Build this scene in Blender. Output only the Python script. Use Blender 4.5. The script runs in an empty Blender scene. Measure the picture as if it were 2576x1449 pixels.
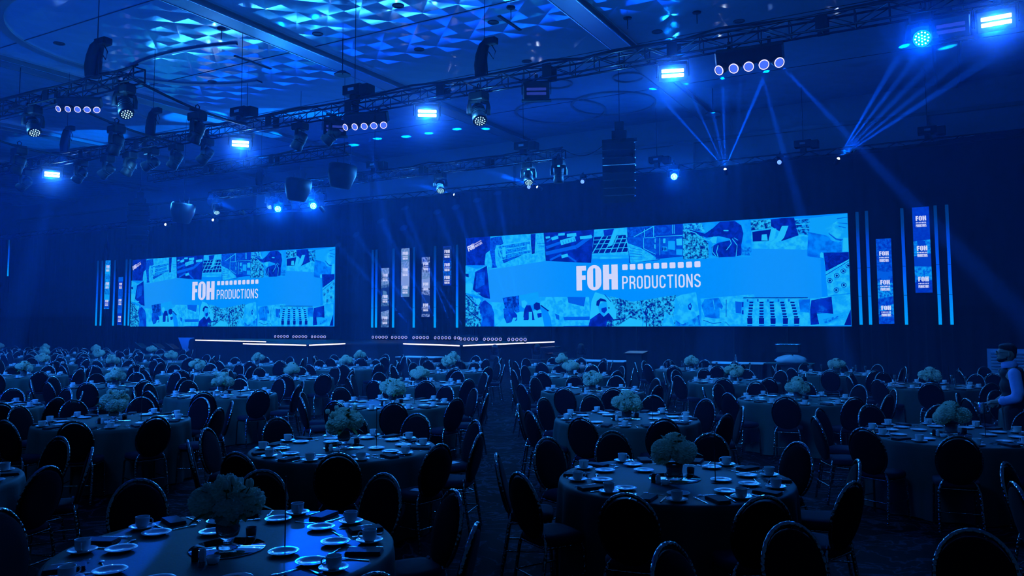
import bpy, math, random
from mathutils import Vector, Matrix, noise
R = random.Random(7)
PI = math.pi
rad = math.radians
scene = bpy.context.scene
COL = scene.collection

# ---------------------------------------------------------------- camera
FPX, YAW, PITCH, ROLL, PPY, CAMZ = 1967.36, 0.511221, 0.0743128, -0.0045944, 659.5, 2.01257
cam_data = bpy.data.cameras.new('camera')
cam_data.sensor_width = 36.0
cam_data.lens = FPX / 2576 * 36.0
cam_data.shift_y = -(724.5 - PPY) / 2576
cam_data.clip_start = 0.05
cam_data.clip_end = 400
cam = bpy.data.objects.new('camera', cam_data)
COL.objects.link(cam)
cy_, sy_, cp_, sp_, cr_, sr_ = math.cos(YAW), math.sin(YAW), math.cos(PITCH), math.sin(PITCH), math.cos(ROLL), math.sin(ROLL)
vr = Vector((cy_, sy_, 0)); vf = Vector((-sy_ * cp_, cy_ * cp_, sp_)); vu = Vector((sy_ * sp_, -cy_ * sp_, cp_))
vr2 = vr * cr_ + vu * sr_; vu2 = vu * cr_ - vr * sr_
m = Matrix((vr2, vu2, -vf)).transposed().to_4x4()
m.translation = Vector((0, 0, CAMZ))
cam.matrix_world = m
scene.camera = cam
CAMP = Vector((0, 0, CAMZ))

def dist_cam(x, y):
    return math.hypot(x, y)

def in_view(x, y, z, margin=60):
    q = Vector((x, y, z)) - CAMP
    d = q.dot(vf)
    if d < 0.3: return False
    u = 1288 + FPX * q.dot(vr2) / d; v = PPY - FPX * q.dot(vu2) / d
    return -margin < u < 2576 + margin and -margin < v < 1449 + margin

# ---------------------------------------------------------------- view
vs = scene.view_settings
vs.view_transform = 'Standard'; vs.look = 'None'; vs.gamma = 1.0; vs.exposure = 0.0
try: vs.use_curve_mapping = False
except Exception: pass
cyc = scene.cycles
cyc.use_denoising = True
cyc.use_adaptive_sampling = True
cyc.adaptive_threshold = 0.08
cyc.adaptive_min_samples = 16
cyc.light_sampling_threshold = 0.03
cyc.max_bounces = 4; cyc.diffuse_bounces = 1; cyc.glossy_bounces = 2; cyc.transmission_bounces = 3
cyc.volume_bounces = 0; cyc.transparent_max_bounces = 6
cyc.caustics_reflective = False; cyc.caustics_refractive = False
cyc.sample_clamp_indirect = 2.0
cyc.sample_clamp_direct = 0.0

# ---------------------------------------------------------------- world
world = bpy.data.worlds.new('world'); scene.world = world; world.use_nodes = True
bgn = world.node_tree.nodes['Background']
bgn.inputs[0].default_value = (0.02, 0.24, 1.0, 1); bgn.inputs[1].default_value = 0.06

# ---------------------------------------------------------------- large lights
BLUE = (0.0, 0.06, 1.0)
CYAN = (0.02, 0.25, 1.0)
def area(name, loc, aim, sx, sy, power, color):
    d = bpy.data.lights.new(name, 'AREA'); d.shape = 'RECTANGLE'; d.size = sx; d.size_y = sy
    d.energy = power; d.color = color
    o = bpy.data.objects.new(name, d); COL.objects.link(o); o.location = loc
    o.rotation_euler = (Vector(aim) - Vector(loc)).to_track_quat('-Z', 'Y').to_euler()
    return o
def lamp(name, loc, power, color, r=.04):
    d = bpy.data.lights.new(name, 'POINT'); d.energy = power; d.color = color; d.shadow_soft_size = r
    o = bpy.data.objects.new(name, d); COL.objects.link(o); o.location = loc; return o
def spot(name, loc, aim, deg, power, color, blend=0.3, r=0.05):
    d = bpy.data.lights.new(name, 'SPOT'); d.spot_size = rad(deg); d.spot_blend = blend
    d.energy = power; d.color = color; d.shadow_soft_size = r
    o = bpy.data.objects.new(name, d); COL.objects.link(o); o.location = loc
    o.rotation_euler = (Vector(aim) - Vector(loc)).to_track_quat('-Z', 'Y').to_euler()
    return o
# stage truss wash onto the tables, then an overhead fill added without a fixture
area('truss_wash_light', (-18, 24.0, 7.3), (-17, 17, 0), 26, 0.4, 1900, CYAN)
area('overhead_fill_light', (-18, 16.5, 7.2), (-18, 16.5, 0), 34, 5, 850, CYAN)
# unseen blue fill areas added to brighten the haze, ceiling and back wall
area('blue_fill_light', (-25, 4.0, 3.0), (-25, 17, 12), 34, 1.5, 1250, BLUE)
area('stage_fill_light', (-22, 29.5, 6.3), (-22, 24, 11), 30, 0.5, 420, BLUE)

# narrow blue pools thrown on the nearer tables from the far truss
for tx, ty, pw in ((-3.05, 3.35, 50000), (-4.1, 2.8, 36000), (-2.4, 6.3, 26000), (-1.2, 5.95, 16000), (-.7, 10.1, 14000), (-7.8, 9.55, 26000)):
    spot('table_pool', (-22.7 + tx * .3, 23.7, 7.0), (tx, ty, .75), 1.0, pw, (0.0, .07, 1.0), .4, .02)
fw = area('front_fill_light', (-13, 0.0, 8.6), (-15, 15.5, 0), 22, .4, 950, CYAN); fw.data.spread = rad(70)  # unseen fill added on the camera side to brighten flowers and cups
# ---------------------------------------------------------------- materials
MATS = {}
def new_mat(name):
    m = bpy.data.materials.new(name); m.use_nodes = True
    MATS[name] = m
    return m, m.node_tree.nodes, m.node_tree.links, m.node_tree.nodes['Principled BSDF']
def mat(name, color, rough=0.6, metal=0.0, bump=None, var=None, spec=0.5, emit=None, strength=1.0, trans=0.0, ior=1.45, sheen=0.0, coat=0.0):
    m, n, l, p = new_mat(name)
    p.inputs['Base Color'].default_value = (*color, 1)
    p.inputs['Roughness'].default_value = rough
    p.inputs['Metallic'].default_value = metal
    p.inputs['Specular IOR Level'].default_value = spec
    p.inputs['Transmission Weight'].default_value = trans
    p.inputs['IOR'].default_value = ior
    p.inputs['Sheen Weight'].default_value = sheen
    p.inputs['Coat Weight'].default_value = coat
    tc = n.new('ShaderNodeTexCoord')
    if emit:
        p.inputs['Emission Color'].default_value = (*emit, 1); p.inputs['Emission Strength'].default_value = strength
    if var:   # (scale, amount)
        t = n.new('ShaderNodeTexNoise'); t.inputs['Scale'].default_value = var[0]; t.inputs['Detail'].default_value = 3
        l.new(tc.outputs['Object'], t.inputs['Vector'])
        mx = n.new('ShaderNodeMix'); mx.data_type = 'RGBA'
        mx.inputs[6].default_value = (*[c * (1 - var[1]) for c in color], 1)
        mx.inputs[7].default_value = (*[min(1, c * (1 + var[1])) for c in color], 1)
        l.new(t.outputs['Fac'], mx.inputs[0]); l.new(mx.outputs[2], p.inputs['Base Color'])
    if bump:  # (type, scale, strength)
        if bump[0] == 'vor':
            t = n.new('ShaderNodeTexVoronoi'); out = t.outputs['Distance']
        else:
            t = n.new('ShaderNodeTexNoise'); out = t.outputs['Fac']
        t.inputs['Scale'].default_value = bump[1]
        l.new(tc.outputs['Object'], t.inputs['Vector'])
        b = n.new('ShaderNodeBump'); b.inputs['Strength'].default_value = bump[2]; b.inputs['Distance'].default_value = 0.01
        l.new(out, b.inputs['Height']); l.new(b.outputs['Normal'], p.inputs['Normal'])
    return m
def glow(name, color, strength, pat=None):
    m, n, l, p = new_mat(name)
    n.remove(p)
    e = n.new('ShaderNodeEmission'); e.inputs[0].default_value = (*color, 1); e.inputs[1].default_value = strength
    l.new(e.outputs[0], n['Material Output'].inputs['Surface'])
    return m

mat('cloth', (0.035, 0.07, 0.065), 0.6, var=(9, 0.12), bump=('noise', 60, 0.1), spec=0.2)
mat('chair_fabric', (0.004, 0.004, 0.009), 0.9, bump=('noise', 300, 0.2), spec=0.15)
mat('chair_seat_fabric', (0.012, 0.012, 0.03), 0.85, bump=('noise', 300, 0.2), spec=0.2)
mat('chair_metal', (0.4, 0.38, 0.34), 0.09, 1.0, bump=('vor', 48, 0.5))
mat('porcelain', (0.75, 0.77, 0.78), 0.12, coat=0.4)
mat('steel', (0.8, 0.8, 0.8), 0.15, 1.0, bump=('noise', 90, 0.3))
mat('napkin', (0.02, 0.022, 0.035), 0.8, bump=('noise', 200, 0.2))
mat('glass', (0.9, 0.95, 0.95), 0.03, trans=0.9)
mat('mirror', (0.85, 0.87, 0.9), 0.02, 1.0)
mat('petal', (0.9, 0.95, 0.62), 0.7, var=(40, 0.25))
pm, pn, pl_, pp = (lambda m: (m, m.node_tree.nodes, m.node_tree.links, m.node_tree.nodes['Principled BSDF']))(MATS['petal'])
tr = pn.new('ShaderNodeBsdfTranslucent'); tr.inputs[0].default_value = (0.85, 0.9, 0.7, 1)
mxs = pn.new('ShaderNodeMixShader'); mxs.inputs[0].default_value = 0.4
pl_.new(pp.outputs[0], mxs.inputs[1]); pl_.new(tr.outputs[0], mxs.inputs[2]); pl_.new(mxs.outputs[0], pn['Material Output'].inputs['Surface'])
mat('leaf', (0.08, 0.16, 0.04), 0.6, var=(20, 0.4))
mat('black_metal', (0.012, 0.012, 0.016), 0.6, 0.1, bump=('noise', 50, 0.15))
mat('black_plastic', (0.012, 0.012, 0.018), 0.5, bump=('noise', 120, 0.1))
mat('truss_metal', (0.07, 0.075, 0.09), 0.25, 0.9, bump=('noise', 30, 0.2))
mat('black_cloth', (0.012, 0.012, 0.018), 0.9, bump=('noise', 80, 0.3))
mat('white_cloth', (0.55, 0.6, 0.62), 0.7, bump=('noise', 40, 0.2))
mat('flight_case', (0.03, 0.03, 0.04), 0.5, bump=('noise', 80, 0.2))
mat('skin', (0.42, 0.27, 0.2), 0.55, var=(30, 0.08))
mat('hair', (0.012, 0.01, 0.01), 0.6, bump=('noise', 160, 0.6))
mat('shirt', (0.5, 0.56, 1.0), 0.75, var=(8, 0.1), bump=('noise', 30, 0.4))
mat('vest', (0.012, 0.012, 0.018), 0.8, bump=('noise', 120, 0.2))
mat('salt', (0.6, 0.6, 0.6), 0.3)
mat('paper', (0.6, 0.62, 0.65), 0.6, var=(12, 0.3))
glow('strobe_glow', (0.35, 0.75, 1.0), 60)
glow('wash_glow', (0.15, 0.65, 1.0), 45)
glow('wash_face_glow', (0.0, 0.2, 1.0), 1.2)
glow('wash_dim_glow', (0.35, 0.8, 1.0), 3.5)
glow('point_glow', (0.6, 0.75, 1.0), 25)
glow('ring_glow', (0.62, 0.6, 1.0), 1.6)
glow('lens_glow', (0.05, 0.13, 1.0), 1.3)
glow('lens_dim_glow', (0.05, 0.12, 1.0), 0.3)
glow('edge_glow', (0.75, 0.72, 0.95), 2.2)
glow('led_white', (0.5, 0.6, 1.0), 1.2)

def nodes_mat(name):
    m = bpy.data.materials.new(name); m.use_nodes = True; MATS[name] = m
    return m, m.node_tree.nodes, m.node_tree.links

# carpet
def carpet():
    m, n, l, p = new_mat('carpet')
    tc = n.new('ShaderNodeTexCoord')
    nz = n.new('ShaderNodeTexNoise'); nz.inputs['Scale'].default_value = 1.3; nz.inputs['Detail'].default_value = 2; nz.inputs['Distortion'].default_value = 3.5
    l.new(tc.outputs['Object'], nz.inputs['Vector'])
    cr = n.new('ShaderNodeValToRGB'); e = cr.color_ramp.elements
    e[0].position = 0.47; e[0].color = (0.002, 0.003, 0.006, 1); e[1].position = 0.56; e[1].color = (0.002, 0.003, 0.006, 1)
    k = e.new(0.51); k.color = (0.05, 0.06, 0.10, 1)
    l.new(nz.outputs['Fac'], cr.inputs['Fac'])
    fn = n.new('ShaderNodeTexNoise'); fn.inputs['Scale'].default_value = 55; fn.inputs['Detail'].default_value = 4
    l.new(tc.outputs['Object'], fn.inputs['Vector'])
    mx = n.new('ShaderNodeMix'); mx.data_type = 'RGBA'; mx.blend_type = 'MULTIPLY'; mx.inputs[0].default_value = 0.8
    fr = n.new('ShaderNodeValToRGB'); fr.color_ramp.elements[0].position = 0.35; fr.color_ramp.elements[1].position = 0.65
    l.new(fn.outputs['Fac'], fr.inputs['Fac'])
    l.new(cr.outputs['Color'], mx.inputs[6]); l.new(fr.outputs['Color'], mx.inputs[7])
    l.new(mx.outputs[2], p.inputs['Base Color'])
    p.inputs['Roughness'].default_value = 0.9; p.inputs['Specular IOR Level'].default_value = 0.08
    b = n.new('ShaderNodeBump'); b.inputs['Strength'].default_value = 0.5; b.inputs['Distance'].default_value = 0.01
    l.new(fn.outputs['Fac'], b.inputs['Height']); l.new(b.outputs['Normal'], p.inputs['Normal'])
carpet()
# glossy metallic ceiling panels pressed into diamonds
def ceil_mat():
    m, n, l, p = new_mat('ceiling_panel')
    p.inputs['Base Color'].default_value = (0.35, 0.58, 0.8, 1); p.inputs['Metallic'].default_value = 0.16; p.inputs['Roughness'].default_value = 0.08
    tc = n.new('ShaderNodeTexCoord')
    sep = n.new('ShaderNodeSeparateXYZ'); l.new(tc.outputs['Object'], sep.inputs[0])
    def mth(op, a, b=None):
        q = n.new('ShaderNodeMath'); q.operation = op
        for k, v in enumerate((a, b)):
            if v is None: continue
            if isinstance(v, (int, float)): q.inputs[k].default_value = v
            else: l.new(v, q.inputs[k])
        return q.outputs[0]
    s = mth('ADD', sep.outputs[0], sep.outputs[1]); d = mth('SUBTRACT', sep.outputs[0], sep.outputs[1])
    ps = mth('PINGPONG', s, 0.62); pd = mth('PINGPONG', d, 0.62)
    h = mth('MINIMUM', ps, pd)
    nz = n.new('ShaderNodeTexNoise'); nz.inputs['Scale'].default_value = 0.9; l.new(tc.outputs['Object'], nz.inputs['Vector'])
    h2 = mth('ADD', mth('MULTIPLY', h, 0.05), mth('MULTIPLY', nz.outputs['Fac'], 0.006))
    b = n.new('ShaderNodeBump'); b.inputs['Strength'].default_value = 1.0; b.inputs['Distance'].default_value = 0.45
    l.new(h2, b.inputs['Height']); l.new(b.outputs['Normal'], p.inputs['Normal'])
ceil_mat()
mat('ceiling_trim', (0.35, 0.38, 0.42), 0.3, 0.3)
mat('wall_paint', (0.4, 0.5, 0.6), 0.6, bump=('noise', 6, 0.05))
mat('wall_dark', (0.05, 0.06, 0.08), 0.7)

# screens: colour attribute pair mixed by clutter noise
def screen_mat():
    m, n, l = nodes_mat('screen_picture')
    n.remove(n['Principled BSDF'])
    a1 = n.new('ShaderNodeAttribute'); a1.attribute_name = 'col_a'
    a2 = n.new('ShaderNodeAttribute'); a2.attribute_name = 'col_b'
    tc = n.new('ShaderNodeTexCoord')
    nz = n.new('ShaderNodeTexNoise'); nz.inputs['Detail'].default_value = 5; nz.inputs['Roughness'].default_value = 0.65
    ml = n.new('ShaderNodeMath'); ml.operation = 'MULTIPLY'; ml.inputs[1].default_value = 30
    l.new(a1.outputs['Alpha'], ml.inputs[0]); l.new(ml.outputs[0], nz.inputs['Scale'])
    l.new(tc.outputs['Object'], nz.inputs['Vector'])
    rp = n.new('ShaderNodeMapRange'); rp.inputs[1].default_value = 0.42; rp.inputs[2].default_value = 0.58
    l.new(nz.outputs['Fac'], rp.inputs[0])
    mx = n.new('ShaderNodeMix'); mx.data_type = 'RGBA'
    l.new(rp.outputs[0], mx.inputs[0]); l.new(a1.outputs['Color'], mx.inputs[6]); l.new(a2.outputs['Color'], mx.inputs[7])
    e = n.new('ShaderNodeEmission'); e.inputs[1].default_value = 1.04
    l.new(mx.outputs[2], e.inputs[0]); l.new(e.outputs[0], n['Material Output'].inputs['Surface'])
screen_mat()
# LED tube: brighter toward its foot (programmed fade along the pixels)
def tube_mat():
    m, n, l = nodes_mat('led_tube')
    n.remove(n['Principled BSDF'])
    tc = n.new('ShaderNodeTexCoord'); sep = n.new('ShaderNodeSeparateXYZ'); l.new(tc.outputs['Object'], sep.inputs[0])
    cr = n.new('ShaderNodeValToRGB'); e = cr.color_ramp.elements
    dv = n.new('ShaderNodeMath'); dv.operation = 'DIVIDE'; dv.inputs[1].default_value = 4.1; l.new(sep.outputs[2], dv.inputs[0])
    e[0].position = 0; e[0].color = (0.0, 0.36, 1.0, 1)
    e[1].position = 1; e[1].color = (0.0, 0.03, 0.16, 1)
    k = e.new(0.45); k.color = (0.0, 0.11, 1.0, 1); k = e.new(0.72); k.color = (0.0, 0.06, 0.7, 1); k = e.new(0.86); k.color = (0.0, 0.04, 0.25, 1)
    l.new(dv.outputs[0], cr.inputs['Fac'])
    em = n.new('ShaderNodeEmission'); em.inputs[1].default_value = 1.0; l.new(cr.outputs['Color'], em.inputs[0])
    l.new(em.outputs[0], n['Material Output'].inputs['Surface'])
tube_mat()
# haze
def haze_mat(name, dens, g):
    m, n, l = nodes_mat(name)
    n.remove(n['Principled BSDF'])
    v = n.new('ShaderNodeVolumeScatter'); v.inputs['Color'].default_value = (0.15, 0.42, 1.0, 1); v.inputs['Density'].default_value = dens; v.inputs['Anisotropy'].default_value = g
    l.new(v.outputs[0], n['Material Output'].inputs['Volume'])
haze_mat('haze', 0.006, 0.2)
haze_mat('beam_plume', 0.03, 0.3)  # extra density added so that narrow beams show
haze_mat('halo_puff', 0.3, 0.3)  # dense balls added to imitate bloom round the lamps
def puff_falloff():
    m = MATS['halo_puff']; n = m.node_tree.nodes; l = m.node_tree.links
    v = [q for q in n if q.type == 'VOLUME_SCATTER'][0]
    tc = n.new('ShaderNodeTexCoord'); gr = n.new('ShaderNodeTexGradient'); gr.gradient_type = 'SPHERICAL'
    l.new(tc.outputs['Object'], gr.inputs['Vector'])
    pw = n.new('ShaderNodeMath'); pw.operation = 'POWER'; pw.inputs[1].default_value = 1.6
    ml = n.new('ShaderNodeMath'); ml.operation = 'MULTIPLY'; ml.inputs[1].default_value = 0.45
    l.new(gr.outputs['Fac'], pw.inputs[0]); l.new(pw.outputs[0], ml.inputs[0]); l.new(ml.outputs[0], v.inputs['Density'])
puff_falloff()

# ---------------------------------------------------------------- mesh builder
class MB:
    def __init__(s): s.v = []; s.f = []; s.m = []; s.s = []
    def add(s, vs, fs, mi=0, sm=False):
        o = len(s.v); s.v += [tuple(p) for p in vs]
        for f in fs: s.f.append([i + o for i in f]); s.m.append(mi); s.s.append(sm)
        return s
    def box(s, c, d, mi=0, rot=None, bevel=0):
        hx, hy, hz = d[0] / 2, d[1] / 2, d[2] / 2
        if bevel:
            b = bevel; pts = []
            fs = []
            # rounded in plan (8 sided) with small top/bottom inset
            def ring(z, e):
                return [(hx - e, hy - b - e * 0, z), (hx - b, hy - e, z), (-hx + b, hy - e, z), (-hx + e, hy - b, z), (-hx + e, -hy + b, z), (-hx + b, -hy + e, z), (hx - b, -hy + e, z), (hx - e, -hy + b, z)]
            rings = [ring(-hz, b * .6), ring(-hz + b * .6, 0), ring(hz - b * .6, 0), ring(hz, b * .6)]
            for r in rings: pts += r
            for k in range(3):
                for i in range(8):
                    j = (i + 1) % 8; fs.append((k * 8 + i, k * 8 + j, k * 8 + 8 + j, k * 8 + 8 + i))
            fs.append(tuple(range(7, -1, -1))); fs.append(tuple(range(24, 32)))
        else:
            pts = [(x, y, z) for z in (-hz, hz) for x, y in ((-hx, -hy), (hx, -hy), (hx, hy), (-hx, hy))]
            fs = [(3, 2, 1, 0), (4, 5, 6, 7), (0, 1, 5, 4), (1, 2, 6, 5), (2, 3, 7, 6), (3, 0, 4, 7)]
        M = rot if rot is not None else Matrix.Identity(3)
        c = Vector(c)
        return s.add([M @ Vector(p) + c for p in pts], fs, mi)
    def tube(s, path, r, n=8, mi=0, closed=False, cap=True, r2=None, sm=True):
        P = [Vector(p) for p in path]; N = len(P)
        rings = []
        up = None
        for i, p in enumerate(P):
            if closed: t = (P[(i + 1) % N] - P[i - 1])
            else: t = P[min(i + 1, N - 1)] - P[max(i - 1, 0)]
            t.normalize()
            if up is None:
                up = Vector((0, 0, 1)) if abs(t.z) < 0.9 else Vector((1, 0, 0))
            a = (up - t * up.dot(t)); 
            if a.length < 1e-4: a = t.orthogonal()
            a.normalize(); up = a; b = t.cross(a)
            rr = r if r2 is None else r + (r2 - r) * i / max(1, N - 1)
            if isinstance(r, (list, tuple)): rr = r[i]
            rings.append([p + a * rr * math.cos(2 * PI * k / n) + b * rr * math.sin(2 * PI * k / n) for k in range(n)])
        vs = [q for g in rings for q in g]; fs = []
        for i in range(N if closed else N - 1):
            i2 = (i + 1) % N
            for k in range(n):
                k2 = (k + 1) % n
                fs.append((i * n + k, i * n + k2, i2 * n + k2, i2 * n + k))
        s.add(vs, fs, mi, sm)
        if cap and not closed:
            s.add(rings[0], [tuple(range(n - 1, -1, -1))], mi); s.add(rings[-1], [tuple(range(n))], mi)
        return s
    def cyl(s, a, b, r, n=12, mi=0, r2=None, sm=True): return s.tube([a, b], r, n, mi, r2=r2, sm=sm)
    def lathe(s, prof, n=24, mi=0, c=(0, 0, 0), M=None, sm=True, close=False):
        M = M if M is not None else Matrix.Identity(3); c = Vector(c)
        vs = []; fs = []; idx = []
        for (r, z) in prof:
            if r < 1e-5:
                idx.append([len(vs)] * n); vs.append(M @ Vector((0, 0, z)) + c)
            else:
                idx.append(list(range(len(vs), len(vs) + n)))
                vs += [M @ Vector((r * math.cos(2 * PI * k / n), r * math.sin(2 * PI * k / n), z)) + c for k in range(n)]
        for i in range(len(prof) - 1):
            for k in range(n):
                k2 = (k + 1) % n
                f = [idx[i][k], idx[i][k2], idx[i + 1][k2], idx[i + 1][k]]
                f = [q for j, q in enumerate(f) if q not in f[:j]]
                if len(f) > 2: fs.append(f)
        return s.add(vs, fs, mi, sm)
    def ell(s, c, d, n=16, m=10, mi=0, M=None, disp=None):
        prof = [(math.sin(PI * i / m), -math.cos(PI * i / m)) for i in range(m + 1)]
        M = M if M is not None else Matrix.Identity(3)
        S = M @ Matrix.Diagonal(Vector(d))
        return s.lathe([(max(0, r) if 0 < i < m else 0, z) for i, (r, z) in enumerate(prof)], n, mi, c, S)
    def poly(s, pts, mi=0): return s.add(pts, [tuple(range(len(pts)))], mi)
    def build(s, name, mats, parent=None, loc=None, rz=None, fix=False):
        me = bpy.data.meshes.new(name)
        me.from_pydata(s.v, [], s.f)
        if isinstance(mats, str): mats = [mats]
        for k in mats: me.materials.append(MATS[k])
        me.polygons.foreach_set('material_index', s.m)
        me.polygons.foreach_set('use_smooth', s.s)
        me.update()
        o = bpy.data.objects.new(name, me); COL.objects.link(o)
        if parent: o.parent = parent
        if loc is not None: o.location = loc
        if rz is not None: o.rotation_euler = (0, 0, rz)
        return o

def empty(name, loc=(0, 0, 0), rz=0):
    o = bpy.data.objects.new(name, None); COL.objects.link(o); o.location = loc; o.rotation_euler = (0, 0, rz)
    o.empty_display_size = 0.1
    return o
def tag(o, label, cat, group=None, kind=None):
    o['label'] = label; o['category'] = cat
    if group: o['group'] = group
    if kind: o['kind'] = kind
    return o
def structure(o): o['kind'] = 'structure'; return o
KIDS = {}
def kids(o):
    return [c for c in o.children]
def copy_tree(o, parent=None):
    c = o.copy(); COL.objects.link(c)
    if parent is not None: c.parent = parent
    for ch in o.children: copy_tree(ch, c)
    return c
def proto_tree(o):     # plain python record so copying many times is quick
    return (o, [proto_tree(ch) for ch in o.children])
def stamp(tree, parent=None):
    c = tree[0].copy(); COL.objects.link(c)
    if parent is not None: c.parent = parent
    for t in tree[1]: stamp(t, c)
    return c
ORD = ['first', 'second', 'third', 'fourth', 'fifth', 'sixth', 'seventh', 'eighth', 'ninth', 'tenth', 'eleventh', 'twelfth']
NUM = ['one', 'two', 'three', 'four', 'five', 'six', 'seven', 'eight', 'nine', 'ten', 'eleven', 'twelve']
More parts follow.
